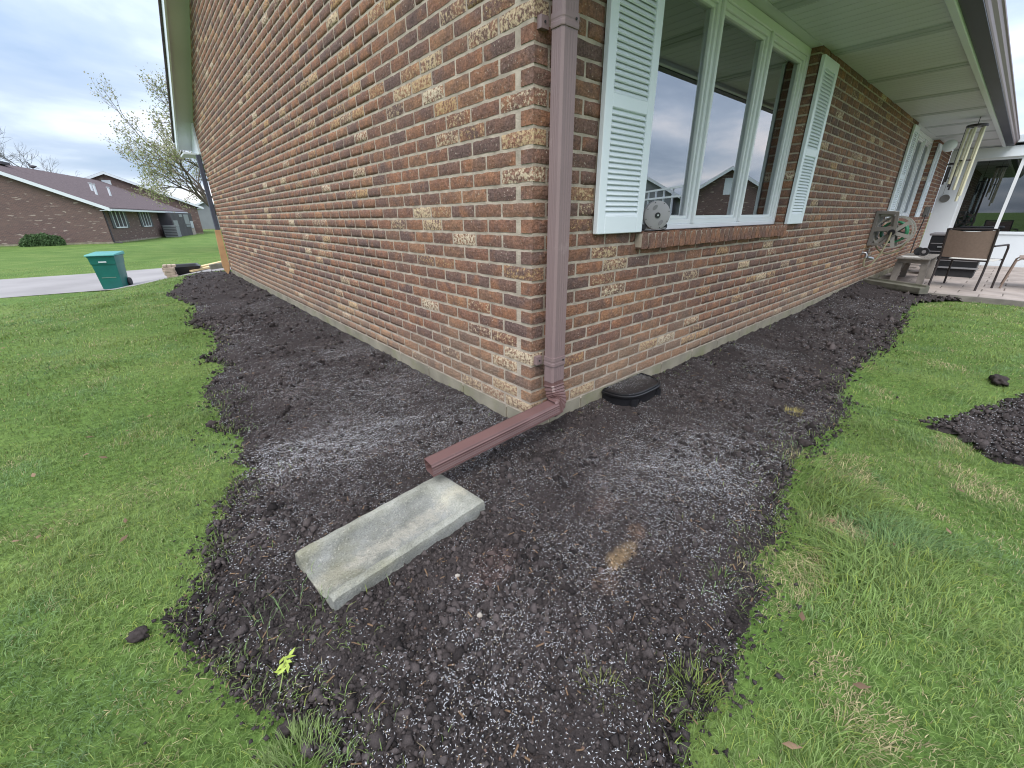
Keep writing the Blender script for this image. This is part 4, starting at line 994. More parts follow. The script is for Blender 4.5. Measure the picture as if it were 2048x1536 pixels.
gz = lambda x, y: float(ground(np.array(float(x)), np.array(float(y))))
base = gz(-0.9, 11.62) + 0.012
stk = []
for c_ in range(5):
    for k_ in range(2 if c_ < 4 else 3):
        stk.append((c_, k_))
lab = ['lowest course', 'second course', 'third course', 'fourth course', 'top course']; side = ['on the lawn side', 'on the driveway side']; tops = ['at the left end', 'in the middle', 'at the end towards the house']; tops[0] = 'at the end away from the house'
sm = MB().box(-0.105, 0.105, -0.05, 0.05, 0, 0.058).build('stone_block', M['stone'], None, bevel=0.008)
for q, (c_, k_) in enumerate(stk):
    o = sm if q == 0 else link('stone_block', sm.data, None)
    if c_ == 4: o.location = (-0.98 + 0.085 * k_, 11.62, base + c_ * 0.059 + 0.001); o.rotation_euler = (0, 0, R(85)); o.scale = (0.9, 0.8, 1)
    else: o.location = (-0.90 + 0.02 * math.sin(q * 2.3) - 0.01 * c_, 11.56 + 0.12 * k_, base + c_ * 0.059); o.rotation_euler = (0, 0, R(8 * math.sin(q * 1.7)))
    tag(o, f'tan stone block {(side[k_] if c_ < 4 else tops[k_])} in the stack, {lab[c_]}', 'stone', 'stone blocks stacked at the driveway edge')
tr_ = thing('mixing_tub', 'black plastic mixing tub lying on the driveway behind the stone stack', 'tub', (-0.62, 12.3, gz(-.62, 12.3) + 0.014))
tm = MB()
for z, a, b in ((0, 0.26, 0.40), (0.20, 0.34, 0.48), (0.215, 0.37, 0.51), (0.205, 0.325, 0.465), (0.02, 0.25, 0.39)): tm.v += [(-a, -b, z), (a, -b, z), (a, b, z), (-a, b, z)]
for i in range(4):
    for j in range(4): tm.f.append((i * 4 + j, i * 4 + (j + 1) % 4, i * 4 + 4 + (j + 1) % 4, i * 4 + 4 + j))
tm.f += [(3, 2, 1, 0), (16, 17, 18, 19)]; tm.build('tub_shell', M['black'], tr_, bevel=0.01)
for i, (x, y, rz, L_, mt_, lb) in enumerate(((-0.10, 12.0, 22, 0.9, 'newwood', 'pale lumber board on the driveway beside the black tub'), (-0.05, 12.22, 30, 0.8, 'newwood', 'second pale lumber board leaning across the first beside the black tub'), (0.52, 11.4, 4, 1.3, 'timber', 'dark timber lying along the garage front'))):
    o = MB().box(-L_ / 2, L_ / 2, -0.07, 0.07, 0, 0.045 if i < 2 else 0.12).build('lumber_board', M[mt_], None, bevel=0.004)
    o.location = (x, y, gz(x, y) + 0.03 + 0.05 * (i == 1)); o.rotation_euler = (0, R(-6), R(rz)); tag(o, lb, 'board')
bd = MB().prism([(-0.125, 0.10), (-0.105, 0.0), (-0.06, -0.08), (-0.02, 0.0), (0.0, 0.10), (0.0, 0.78), (-0.095, 0.78)], -0.012, 0.012, 'y').build('tan_board', M['ply'], None)
bd.location = (-0.008, WY - 0.005, -0.02); tag(bd, 'tan wooden board standing upright against the far corner downspout', 'board')

# ================================================================== neighbours
def nhouse(name, label, org, th, half, length, zb, ze, pitch, over=0.65, wmat='farbrick', roofmat='shingle', vent=True):
    """local: x along the gable (0..2*half to the left), y along the long wall away"""
    h = thing(name, label, 'house', (org[0], org[1], zb), None, th)
    He = ze - zb; Hr = He + pitch * half
    g_ = MB().prism([(-2 * half, 0), (0, 0), (0, He), (-half, Hr), (-2 * half, He)], 0, length, 'y').build('wall', M[wmat], h)
    for sgn, a, b in ((1, over, -half), (-1, -2 * half - over, -half)):
        za, zb_ = He - pitch * over + 0.06, Hr + 0.06
        MB().add([(x, y, z + d) for y in (-0.35, length + 0.35) for (x, z) in ((a, za), (b, zb_)) for d in (0, 0.12)], [(0, 1, 3, 2), (4, 6, 7, 5), (0, 4, 5, 1), (2, 3, 7, 6), (1, 5, 7, 3), (0, 2, 6, 4)]).build('roof', M[roofmat], h)
        MB().add([(x, y, z + d) for y in (-0.39, -0.352) for (x, z) in ((a, za), (b, zb_)) for d in (-0.16, 0.10)], [(0, 1, 3, 2), (4, 6, 7, 5), (0, 4, 5, 1), (2, 3, 7, 6), (1, 5, 7, 3), (0, 2, 6, 4)]).build('rake_board', M['farwhite'], h)
    MB().box(over, over + 0.10, -0.35, length + .35, He - pitch * over - 0.05, He - pitch * over + 0.09).build('gutter', M['farwhite'], h)
    MB().box(0.0, over, -0.35, length + .35, He - pitch * over - 0.04, He - pitch * over + 0.0).build('soffit', M['farwhite'], h)
    if vent: MB().box(-half - 0.4, -half + 0.4, -0.02, -0.001, Hr - 2.0, Hr - 0.7).build('gable_vent', M['farwhite'], h)
    MB().box(-2 * half, 0.02, -0.02, length, -0.3, 0.14).build('footing', M['concrete'], h)
    return h, He, Hr
def nwin(h, s0, s1, z0, z1, sh=True):
    f = MB()
    for a, b, c, d in ((s0, s1, z0, z0 + 0.09), (s0, s1, z1 - 0.07, z1), (s0, s0 + 0.08, z0, z1), (s1 - 0.08, s1, z0, z1)): f.box(0.0, 0.06, a, b, c, d)
    for k in (1, 2): m_ = s0 + (s1 - s0) * k / 3; f.box(0.0, 0.05, m_ - 0.05, m_ + 0.05, z0 + .09, z1 - .07)
    wo = f.build('window', M['farwhite'], h)
    MB().box(0.005, 0.02, s0 + 0.04, s1 - 0.04, z0 + 0.04, z1 - 0.04).build('pane', M['fardark'], wo)
    if sh:
        for a in (s0 - 0.50, s1 + 0.04): MB().box(0.001, 0.05, a, a + 0.46, z0, z1).build('shutter', M['farshutter'], h)
TH = R(-17)
h1, He, Hr = nhouse('neighbour_house', 'brown brick neighbouring house with white rake trim and dark shutters across the driveway', (-2.9, 47.0), TH, 6.8, 22.0, -0.8, 2.02, 0.45)
nwin(h1, 1.5, 4.0, 1.15, 2.62); nwin(h1, 8.0, 10.3, 1.15, 2.62)
MB().tube([(0.06, 0.1, 2.5), (0.06, 0.1, 0.1), (0.6, 0.0, 0.02)], 0.05, 6).build('downspout', M['fardark'], h1)
MB().box(0.0, 1.1, 13.2, 22.0, 0.0, 2.5).build('screen_porch', M['fardark'], h1)
for a, b, c, d, mt_ in ((13.6, 15.2, 0.9, 1.7, 'fargrey'), (16.4, 17.6, 2.05, 2.35, 'fargrey'), (18.2, 20.2, 1.25, 2.35, 'fargrey'), (18.4, 20.3, 0.95, 1.2, 'sid')): MB().box(1.101, 1.14, a, b, c, d).build('porch_blind', M[mt_], h1)
for k_ in range(4): MB().box(1.102, 1.13, 20.6 + 0.33 * k_, 20.75 + 0.33 * k_, 0.8, 1.6).build('baluster', M['farwhite'], h1)
MB().box(1.101, 1.12, 20.4, 21.9, 0.0, 0.75).build('porch_panel', M['paver'], h1)
for (a, s, hh) in ((-2.0, 6.0, 0.9), (-2.9, 8.0, 0.7), (-2.1, 9.2, 0.8)):
    z_ = He + 0.45 * (-a) + 0.1; MB().lathe([(0.09, 0), (0.09, hh), (0.14, hh), (0.14, hh + 0.05)], (a, s, z_), 'z', 10).build('vent_pipe', M['farwhite'], h1)
MB().box(-7.5, -6.1, 3.0, 4.2, Hr + 0.02, Hr + 0.22).build('ridge_vent', M['fardark'], h1)
ac = thing('air_conditioner', 'dark grey air conditioner unit beside the neighbouring house porch', 'air conditioner', (1.75, 58.6, -0.8), rotz=TH)
MB().box(-0.6, 0.6, -0.6, 0.6, 0, 1.15).build('casing', M['sid'], ac, bevel=0.05); MB().box(-0.62, 0.62, -0.62, 0.62, 1.151, 1.21).build('top_grille', M['fargrey'], ac)
for k_ in range(6): MB().box(-0.55, 0.55, -0.612, -0.601, 0.15 + k_ * 0.16, 0.22 + k_ * 0.16).build('louver', M['fardark'], ac)
nhouse('distant_house', 'farther brick house whose white trimmed gable rises above the neighbouring roof', (5.6, 70.0), R(0), 8.0, 16, -0.8, 2.6, 0.43)
nhouse('far_grey_house', 'pale grey low house far beyond the lawn behind the budding tree', (14.5, 98.0), R(-5), 4.5, 10, -0.8, 2.2, 0.42, wmat='sid', vent=False)
# houses across the lawn, behind the viewer, that the window panes mirror
h3, _, _ = nhouse('gable_house', 'brown brick gable house mirrored in the window panes', (37.2, -18.2), R(-116), 2.7, 14, -0.3, 2.85, 0.62)
h4, _, _ = nhouse('grey_house', 'grey sided house mirrored in the window pane beside the shutter', (37.5, -29.5), R(-116), 4.0, 16, -0.3, 2.9, 0.55, wmat='sid', roofmat='sid')
dk = thing('deck_railing', 'white deck railing across the lawn mirrored in the window pane', 'railing', (11.6, -6.6, -0.15), rotz=R(-52))
MB().box(-2.6, 2.6, 0.0, 1.6, 0.0, 0.95).build('deck', M['sid'], dk)
for z in (1.05, 1.55, 1.78): MB().box(-2.6, 2.6, 0.0, 0.05, z, z + 0.05).build('rail', M['farwhite'], dk)
for k_ in range(9): MB().box(-2.6 + 0.64 * k_, -2.56 + 0.64 * k_, 0.002, 0.048, 0.95, 1.78).build('post', M['farwhite'], dk)

# bird on the ridge
rdg = Vector((-2.9, 47.0, -0.8)) + Matrix.Rotation(TH, 3, 'Z') @ Vector((-6.8, 9.0, Hr + 0.17))
bd_ = bpy.data.meshes.new('goose'); bmv = bmesh.new()
sec = [(-0.34, 0.24, 0.02), (-0.25, 0.22, 0.07), (-0.08, 0.20, 0.13), (0.08, 0.21, 0.13), (0.18, 0.26, 0.08), (0.22, 0.36, 0.042), (0.22, 0.48, 0.036), (0.24, 0.56, 0.045), (0.29, 0.57, 0.042), (0.37, 0.55, 0.012)]
gm = MB().tube([(x, 0, z) for x, z, r_ in sec], [r_ for x, z, r_ in sec], 10); 
for sy in (-0.05, 0.05): gm.tube([(0.0, sy, 0.14), (0.02, sy, 0.0), (0.08, sy, -0.005)], 0.018, 6)
bpy.data.meshes.remove(bd_); bmv.free()
go = gm.build('goose', M['fardark'], None, smooth=True); go.location = rdg + Vector((0, 0, 0.0)); go.rotation_euler = (0, 0, R(150)); tag(go, 'dark goose standing on the ridge of the neighbouring roof', 'bird')

# ================================================================== trees and bush
def leaf_mesh(name, P, size, cols, parent, rg):
    n_ = len(P); a = rg.normal(size=(n_, 3)); a /= np.linalg.norm(a, axis=1)[:, None]; b = np.cross(a, rg.normal(size=(n_, 3))); b /= np.linalg.norm(b, axis=1)[:, None]
    s = size * rg.uniform(.6, 1.4, (n_, 1)); V = np.stack([P - a * s, P + b * s * .55, P + a * s, P - b * s * .55], 1).reshape(-1, 3)
    return np_mesh(name, V, np.arange(4 * n_).reshape(-1, 4), M['leaf'], col=np.repeat(cols, 4, 0), parent=parent)
def tree(name, label, loc, height, spread, seed, leaves, bark, twig_leaf=0.09, palette=None, levels=5, up=0.35, r0=0.2, limbs=0):
    rg = random.Random(seed); t = thing(name, label, 'tree', loc); m = MB(); tips = []
    def grow(p, d, L, r, lv):
        pts = [p]; k = 4; q = p; dd = d
        for i in range(k):
            dd = (dd + Vector((rg.gauss(0, .13), rg.gauss(0, .13), rg.gauss(0, .08) + up * 0.08))).normalized(); q = q + dd * (L / k); pts.append(q)
        m.tube(pts, [r * (1 - 0.45 * i / k) for i in range(k + 1)], 6 if lv < 2 else 3, False)
        if lv >= levels: 
            tips.extend(pts[1:]); return
        if lv >= levels - 1: tips.extend(pts[2:])
        nb = 3 if lv < 2 else rg.choice((2, 3, 3))
        for j in range(nb):
            i0 = rg.choice((2, 3, 4)) if lv else rg.choice((3, 4, 4)); az = rg.uniform(0, 2 * math.pi); tilt = rg.uniform(0.35, 0.85)
            o = dd.orthogonal().normalized(); o = Matrix.Rotation(az, 3, dd) @ o
            nd = (dd * math.cos(tilt) + o * math.sin(tilt) * spread + Vector((0, 0, up * 0.25))).normalized()
            grow(pts[i0], nd, L * rg.uniform(.62, .82), r * 0.58, lv + 1)
    if limbs:
        m.tube([(0, 0, -0.1), (0.02, 0, 0.6), (0, 0, 1.5)], [r0 * 1.2, r0, r0 * .9], 8, False)
        for q in range(limbs):
            a = 2 * math.pi * (q + rg.uniform(-.2, .2)) / limbs; ti = rg.uniform(0.25, 1.05)
            grow(Vector((0, 0, 0.9 + 0.1 * q)), Vector((math.sin(ti) * math.cos(a), math.sin(ti) * math.sin(a), math.cos(ti))), height * rg.uniform(.22, .30), r0 * .6, 1)
    else: grow(Vector((0, 0, -0.1)), Vector((0.03, 0, 1)), height * (0.22 if leaves else 0.30), r0, 0)
    m.build('trunk', bark, t)
    if leaves:
        rn = np.random.default_rng(seed); T = np.array([tuple(v) for v in tips]); ix = rn.integers(0, len(T), leaves); P = T[ix] + rn.normal(0, 0.16, (leaves, 3))
        pal = np.array(palette); c = pal[rn.integers(0, len(pal), leaves)] * rn.uniform(.7, 1.3, (leaves, 1)); leaf_mesh('crown', P, twig_leaf, c, t, rn)
    return t
tree('budding_tree', 'budding spring tree with pale green leaves behind the far house corner', (3.3, 31.0, -0.8), 10.5, 1.0, 4, 20000, M['bark'], 0.052, [(0.33, 0.33, 0.19), (0.26, 0.28, 0.13), (0.42, 0.38, 0.29), (0.22, 0.25, 0.10)], 6, 0.25, 0.2, 7)
tree('bare_tree', 'bare leafless tree rising behind the neighbouring roof', (-17.5, 101.0, -0.8), 24.0, 1.0, 12, 0, M['barkfar'], levels=6, r0=0.42)
tree('bare_tree', 'small bare tree beside the taller leafless one behind the neighbouring roof', (-12.0, 104.0, -0.8), 19.0, 1.1, 23, 0, M['barkfar'], levels=6, r0=0.3)
for i, (x, y, hh, sd_, lb) in enumerate(((11.5, 84, 8, 33, 'round green tree far behind the budding tree'), (70.0, -22.0, 8.0, 35, 'green tree behind the brick gable house mirrored in the window'), (62.0, -42.0, 8.0, 36, 'green tree behind the grey house mirrored in the window'))):
    tree('green_tree', lb, (x, y, -0.8 if y > 0 else -0.2), hh, 1.1, sd_, 7000, M['bark'], 0.22, [(0.09, 0.14, 0.05), (0.12, 0.17, 0.06), (0.07, 0.11, 0.04)], 5, 0.2, 0.22)
bs = thing('shrub', 'rounded green shrub against the neighbouring brick gable wall', 'shrub', (-6.85, 46.9, -0.8)); bs.scale = (.8, .8, .82); rn = np.random.default_rng(3)
v_ = rn.normal(size=(9000, 3)); v_ /= np.linalg.norm(v_, axis=1)[:, None]; rr_ = rn.uniform(.55, 1, (9000, 1)) ** .5; v_ = v_ * rr_ * np.array((1.55, 0.9, 0.72)); v_ *= (1 + 0.22 * perlin(v_[:, 0] * 2 + 9, v_[:, 2] * 3 + v_[:, 1] * 2, 8))[:, None]; v_[:, 2] = np.abs(v_[:, 2] * 1.1) * 1.35
leaf_mesh('foliage', v_, 0.075, np.array((0.085, 0.145, 0.06)) * rn.uniform(.6, 1.5, (9000, 1)), bs, rn)
sm_ = MB()
for k_ in range(9): a = k_ * 0.7; sm_.tube([(0.2 * math.cos(a), 0.1 * math.sin(a), -0.05), (0.9 * math.cos(a), 0.5 * math.sin(a), 0.6)], 0.025, 5)
sm_.build('stem', M['bark'], bs)
# ================================================================== crumbs, seed, grass
def sample_polar(bins, a0, a1, rg):
    out = []
    for r0, r1, dens in bins:
        n_ = int(0.5 * (a1 - a0) * (r1 * r1 - r0 * r0) * dens); r = np.sqrt(rg.uniform(r0 * r0, r1 * r1, n_)); a = rg.uniform(a0, a1, n_)
        out.append(np.stack([CAM_POS[0] + r * np.cos(a), CAM_POS[1] + r * np.sin(a), r], 1))
    return np.concatenate(out)
def in_view(P, z, m=420):
    x, y, d = project(np.column_stack([P[:, 0], P[:, 1], z])); return (d > 0.15) & (x > -m) & (x < 2048 + m) & (y < 1536 + m)
def in_house(P): return (P[:, 0] > -0.004) & (P[:, 1] > -0.004) & (P[:, 1] < 9.3) & (P[:, 0] < 12.5)
def on_block(P, g=0.0):
    c, s = math.cos(R(-6.6)), math.sin(R(-6.6)); x = P[:, 0] + .852; y = P[:, 1] + .2; u = x * c - y * s; v = x * s + y * c
    return (np.abs(u) < .308 + g) & (np.abs(v) < .152 + g)
def on_well(P): return (np.abs(P[:, 0] - 0.80) < 0.20) & (P[:, 1] > -0.175)
rg = np.random.default_rng(21)
# soil crumbs
ph = (1 + 5 ** .5) / 2; ico = np.array([(-1, ph, 0), (1, ph, 0), (-1, -ph, 0), (1, -ph, 0), (0, -1, ph), (0, 1, ph), (0, -1, -ph), (0, 1, -ph), (ph, 0, -1), (ph, 0, 1), (-ph, 0, -1), (-ph, 0, 1)]) / math.sqrt(1 + ph * ph)
icf = np.array([(0, 11, 5), (0, 5, 1), (0, 1, 7), (0, 7, 10), (0, 10, 11), (1, 5, 9), (5, 11, 4), (11, 10, 2), (10, 7, 6), (7, 1, 8), (3, 9, 4), (3, 4, 2), (3, 2, 6), (3, 6, 8), (3, 8, 9), (4, 9, 5), (2, 4, 11), (6, 2, 10), (8, 6, 7), (9, 8, 1)])
def crumbs(name, P, z, s, col, parent, asp=1.0):
    n_ = len(P); J = ico[None] * rg.uniform(.66, 1.25, (n_, 12, 1)); sc = s[:, None] * rg.uniform(.7, 1.3, (n_, 3)) * np.array((asp, 1, .78)); J = J * sc[:, None]
    a = rg.uniform(0, 2 * np.pi, n_); c, s_ = np.cos(a), np.sin(a); X = J[..., 0] * c[:, None] - J[..., 1] * s_[:, None]; Y = J[..., 0] * s_[:, None] + J[..., 1] * c[:, None]
    V = np.stack([X + P[:, :1], Y + P[:, 1:2], J[..., 2] + z[:, None]], -1).reshape(-1, 3); F = (icf[None] + 12 * np.arange(n_)[:, None, None]).reshape(-1, 3)
    o = np_mesh(name, V, F, M['clods'], col=np.repeat(col, 12, 0), parent=parent); o['kind'] = 'stuff'; return o
octv = np.array([(1, 0, 0), (0, 1, 0), (-1, 0, 0), (0, -1, 0), (0, 0, 1), (0, 0, -1)], float); octf = np.array([(0, 1, 4), (1, 2, 4), (2, 3, 4), (3, 0, 4), (1, 0, 5), (2, 1, 5), (3, 2, 5), (0, 3, 5)])
def grains(name, P, z, s, col):
    n_ = len(P); J = octv[None] * rg.uniform(.55, 1.35, (n_, 6, 1)) + rg.normal(0, .22, (n_, 6, 3)); J *= (s[:, None] * rg.uniform(.7, 1.35, (n_, 3)) * np.array((1, 1, .85)))[:, None]
    a = rg.uniform(0, 2 * np.pi, n_); c, s_ = np.cos(a), np.sin(a); X = J[..., 0] * c[:, None] - J[..., 1] * s_[:, None]; Y = J[..., 0] * s_[:, None] + J[..., 1] * c[:, None]
    V = np.stack([X + P[:, :1], Y + P[:, 1:2], J[..., 2] + z[:, None]], -1).reshape(-1, 3); F = (octf[None] + 6 * np.arange(n_)[:, None, None]).reshape(-1, 3)
    return np_mesh(name, V, F, M['clods'], col=np.repeat(col, 6, 0))
def soil_points(bins):
    P = sample_polar(bins, -0.6, 2.25, rg); z = bed_surface(P[:, :2]); k = in_view(P, z); P, z = P[k], z[k]
    k = in_bed(P[:, :2]) & ~in_house(P) & ~on_block(P, -.004); P, z = P[k], z[k]; return P, z
P, z = soil_points([(0.3, 1.3, 21000), (1.3, 2.2, 12500), (2.2, 3.5, 4200), (3.5, 6, 1100), (6, 12, 260)])
k = ~on_well(P); P, z = P[k], z[k]
s = np.clip(rg.lognormal(math.log(0.0036), 0.55, len(P)), 0.0018, 0.016) * np.clip(P[:, 2] / 2.0, 1.0, 3.0) ** 0.8
clump = fbm(P[:, 0] * 2.2, P[:, 1] * 2.2, 3, 61); s *= np.clip(1 + 0.9 * clump, .6, 1.8)
ed = pdist(P[:, :2], BED); s *= np.where(ed < 0.12, 1.1, 1.0)
sc_ = soil_cols(P[:, :2]) * rg.uniform(.4, 2.1, (len(P), 1)); rd = (rg.random(len(P)) < 0.03) & (s < .006); sc_[rd] = np.array((0.12, 0.078, 0.062)) * rg.uniform(.6, 1.5, (rd.sum(), 1))
o = grains('soil_crumbs', P[:, :2], z + s * 0.15, s, sc_); struct(o, 'crumbly dark soil grains covering the bed', 'stuff')
Pq = sample_polar([(0.4, 3.2, 9000), (3.2, 7, 1500)], -0.6, 2.25, rg); zq = ground(Pq[:, 0], Pq[:, 1]); kk = in_view(Pq, zq) & ~in_bed(Pq[:, :2]) & ~in_house(Pq); Pq, zq = Pq[kk], zq[kk]
eq = pdist(jit(Pq[:, :2]), BED); kk = rg.random(len(Pq)) < .6 * np.exp(-eq / .028); Pq, zq = Pq[kk], zq[kk]; sq = np.clip(rg.lognormal(math.log(.0036), .5, len(Pq)), .0015, .009) * np.clip(Pq[:, 2] / 2.4, 1, 2)
struct(grains('spilled_crumbs', Pq[:, :2], zq + .012, sq, soil_cols(Pq[:, :2]) * rg.uniform(.6, 1.5, (len(Pq), 1))), 'dark soil grains spilled into the grass edge', 'stuff')
# big clods along the edge and in the middle
P, z = soil_points([(0.5, 1.5, 26), (1.5, 3, 22), (3, 7, 8)]); k = (~on_well(P)) & ~on_block(P, .03); P, z = P[k], z[k]; s = rg.uniform(0.006, 0.015, len(P))
o = crumbs('soil_lumps', P[:, :2], z + s * .2, s, np.array((0.050, 0.042, 0.041)) * rg.uniform(.7, 1.4, (len(P), 1)), None); struct(o, 'larger dark lumps among the soil crumbs', 'stuff')
# bits of bark and twig
P, z = soil_points([(0.4, 2.0, 420), (2, 4, 120)]); k = ~on_block(P, .01) & ~on_well(P); P, z = P[k], z[k]; n_ = len(P); L_ = rg.uniform(.008, .032, n_); a = rg.uniform(0, 2 * np.pi, n_); d = np.stack([np.cos(a), np.sin(a), rg.uniform(-.1, .25, n_)], 1); q = np.stack([-np.sin(a), np.cos(a), np.zeros(n_)], 1); w_ = rg.uniform(.0010, .0026, n_)[:, None]
B0 = np.column_stack([P[:, :2], z + .003]); V = np.stack([B0 - d * L_[:, None] / 2 - q * w_, B0 - d * L_[:, None] / 2 + q * w_, B0 + d * L_[:, None] / 2 + q * w_, B0 + d * L_[:, None] / 2 - q * w_, B0 + np.array((0, 0, .003))], 1).reshape(-1, 3)
F = (np.array([(0, 3, 4), (3, 2, 4), (2, 1, 4), (1, 0, 4)])[None] + 5 * np.arange(n_)[:, None, None]).reshape(-1, 3); tcol = np.where(rg.random((n_, 1)) < .75, np.array((0.04, 0.03, 0.026)), np.array((0.20, 0.13, 0.08)))
o = np_mesh('twig_bits', V, F, M['clods'], col=np.repeat(tcol, 5, 0)); struct(o, 'thin dark twigs and bark bits in the soil', 'stuff')
# white seed pellets
def seeds(name, P, z, lab, up_=0.0):
    n_ = len(P); a = rg.uniform(0, 2 * np.pi, n_); f = np.clip(P[:, 2] / 2.6, 1, 2.6) ** .6
    L_ = rg.uniform(.0038, .0076, n_) * f; w_ = rg.uniform(.00038, .00064, n_)[:, None] * f[:, None]; tl = rg.uniform(-.25, .25, n_); d = np.stack([np.cos(a), np.sin(a), tl], 1) * L_[:, None] / 2; q = np.stack([-np.sin(a), np.cos(a), np.zeros(n_)], 1) * w_
    B0 = np.column_stack([P[:, :2], z + up_]); V = np.stack([B0 - d, B0 + q, B0 + d, B0 - q, B0 + np.column_stack([np.zeros((n_, 2)), w_[:, 0] * 1.3])], 1).reshape(-1, 3)
    F = (np.array([(0, 3, 4), (3, 2, 4), (2, 1, 4), (1, 0, 4)])[None] + 5 * np.arange(n_)[:, None, None]).reshape(-1, 3)
    c = np.array((0.70, 0.72, 0.76)) * rg.uniform(.75, 1.1, (n_, 1)); y_ = rg.random(n_) < .12; c[y_] = np.array((0.55, 0.47, 0.33))
    o = np_mesh(name, V, F, M['seed'], col=np.repeat(c, 5, 0)); struct(o, lab, 'stuff')
P, z = soil_points([(0.3, 2.2, 36000), (2.2, 4.0, 18000), (4.0, 7.0, 6000), (7, 12, 900)])
x, y = P[:, 0], P[:, 1]
den = 0.20 + 0.50 * fbm(x * 1.8, y * 1.8, 3, 71) + 0.45 * np.clip(fbm(x * 8, y * 8, 3, 81), -.3, 1)
for cx, cy, rx, ry, a_ in ((-0.98, 0.63, .22, .20, 1.2), (-0.62, 0.72, .42, .45, .60), (-0.35, 1.05, .4, .6, .45), (0.40, -0.70, .30, .22, .6), (-0.915, -0.87, .20, .16, .30), (-0.265, 0.03, .05, .04, 1.1), (0.05, -.55, .45, .35, .25), (0.9, -.6, .6, .4, .15)): den += a_ * np.exp(-((x - cx) / rx) ** 2 - ((y - cy) / ry) ** 2)
den -= 0.30 * np.exp(-((x + .30) / .12) ** 2 - ((y + .80) / .07) ** 2); den *= np.clip((pdist(P[:, :2], BED) - .0) / .10, .25, 1)
den *= np.where(y > 4, .6, 1) * np.where(x > 4, .8, 1)
k = (rg.random(len(P)) < np.clip(den, .025, 1.0)) & ~on_well(P) & ~on_block(P, .0); seeds('seed_pellets', P[k], z[k] + .0052, 'white seed pellets scattered over the dark soil')
n_ = 900; P = np.column_stack([rg.uniform(.62, .98, n_), -rg.uniform(.005, .17, n_), np.full(n_, 2.6)]); k = rg.random(n_) < np.clip(1.1 + P[:, 1] * 6.5, .12, 1); seeds('lid_seed', P[k], np.full(k.sum(), -.10 + .0885), 'white seed pellets and soil dust on the black lid')
Pp = sample_polar([(2.4, 5.2, 5200)], -0.6, 0.3, rg); k = in_patch(Pp[:, :2]); Pp = Pp[k]; zp = ground(Pp[:, 0], Pp[:, 1]) + .03
k = rg.random(len(Pp)) < .42; seeds('patch_seed', Pp[k], zp[k] + .008, 'white seed pellets on the separate soil patch')
s = np.clip(rg.lognormal(math.log(0.0085), 0.5, (~k).sum()), .004, .024); struct(grains('patch_crumbs', Pp[~k][:, :2], zp[~k], s, soil_cols(Pp[~k][:, :2]) * rg.uniform(.7, 1.6, ((~k).sum(), 1))), 'dark soil grains on the separate patch in the lawn', 'stuff')

# grass blades
def blades(name, P, z, h, w_, lean, az, col, lab):
    n_ = len(P); ld = np.stack([np.cos(az), np.sin(az)], 1); tw = az + np.pi / 2 + rg.normal(0, .5, n_); q = np.stack([np.cos(tw), np.sin(tw)], 1) * w_[:, None] / 2
    def pt(t, lf, wf): 
        b = P[:, :2] + ld * (lean * h * lf)[:, None]; zz = z + h * t
        return np.column_stack([b - q * wf, zz]), np.column_stack([b + q * wf, zz])
    a0, a1 = pt(-.15, 0, 1.0); b0, b1 = pt(.55, .33, .85); c0, _ = pt(1.0, 1.0, 0.0); c0[:, 2] -= (lean * h * .35)
    V = np.stack([a0, a1, b0, b1, c0], 1).reshape(-1, 3); F = (np.array([(0, 1, 3), (0, 3, 2), (2, 3, 4)])[None] + 5 * np.arange(n_)[:, None, None]).reshape(-1, 3)
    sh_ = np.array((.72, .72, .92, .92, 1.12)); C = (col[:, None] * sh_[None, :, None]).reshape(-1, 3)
    o = np_mesh(name, V, F, M['blade'], col=C); struct(o, lab, 'stuff')
def grass_color(x, y, n_):
    g1 = fbm(x * 1.1, y * 1.1, 3, 101); g2 = fbm(x * 4.2, y * 4.2, 3, 111); left = smooth((-x - .4) / 1.2) * smooth((y + 1.2) / .6)
    c = np.array((0.190, 0.275, 0.082))[None] * (1 + .28 * g1 + .25 * g2)[:, None]
    blue = smooth((fbm(x * 2.6 + 5, y * 2.6, 2, 121) - .10) / .25)[:, None] * .55; c = c * (1 - blue) + np.array((0.150, 0.262, 0.120)) * blue
    dry = smooth((fbm(x * 3.0, y * 3.0 + 7, 3, 131) - .11 + .02 * left) / .22) * (1 - .55 * left); dr = (rg.random(n_) < (.06 + .72 * dry))[:, None]
    c = np.where(dr, np.array((0.46, 0.39, 0.22)) * rg.uniform(.7, 1.2, (n_, 1)), c); yel = (rg.random(n_) < .16)[:, None]; c = np.where(yel & ~dr, c * np.array((1.3, 1.12, .8)), c)
    return np.clip(c * rg.uniform(.62, 1.42, (n_, 1)), .005, .9)
G = sample_polar([(0.35, 2.0, 19000), (2.0, 3.2, 10500), (3.2, 5.5, 3800), (5.5, 9, 1700), (9, 15, 620), (15, 26, 130)], -0.75, 2.35, rg)
zg = ground(G[:, 0], G[:, 1]); k = in_view(G, zg) & ~in_house(G) & ~in_patch(G[:, :2]) & ~inpoly(G[:, :2], DRIVE) & ~((G[:, 0] > 6.8) & (G[:, 1] > -4.3) & (G[:, 1] < 1) & (G[:, 0] < 14)); k &= ~((G[:, 0] > 0) & (G[:, 1] > 9.0)) | (G[:, 1] > 20)
G, zg = G[k], zg[k]; ib = in_bed(G[:, :2]); dd = pdist(jit(G[:, :2]), BED)
stray = (rg.random(len(G)) < .50 * np.exp(-dd / .050) * (0.4 + smooth(fbm(G[:, 0] * 3, G[:, 1] * 3, 2, 141) / .2))); lq = ((G[:, 0] + 1.36) / .20) ** 2 + ((G[:, 1] + .52) / .24) ** 2; stray |= rg.random(len(G)) < .42 * np.exp(-lq) * smooth((fbm(G[:, 0] * 9, G[:, 1] * 9, 2, 143) + .25) / .5)
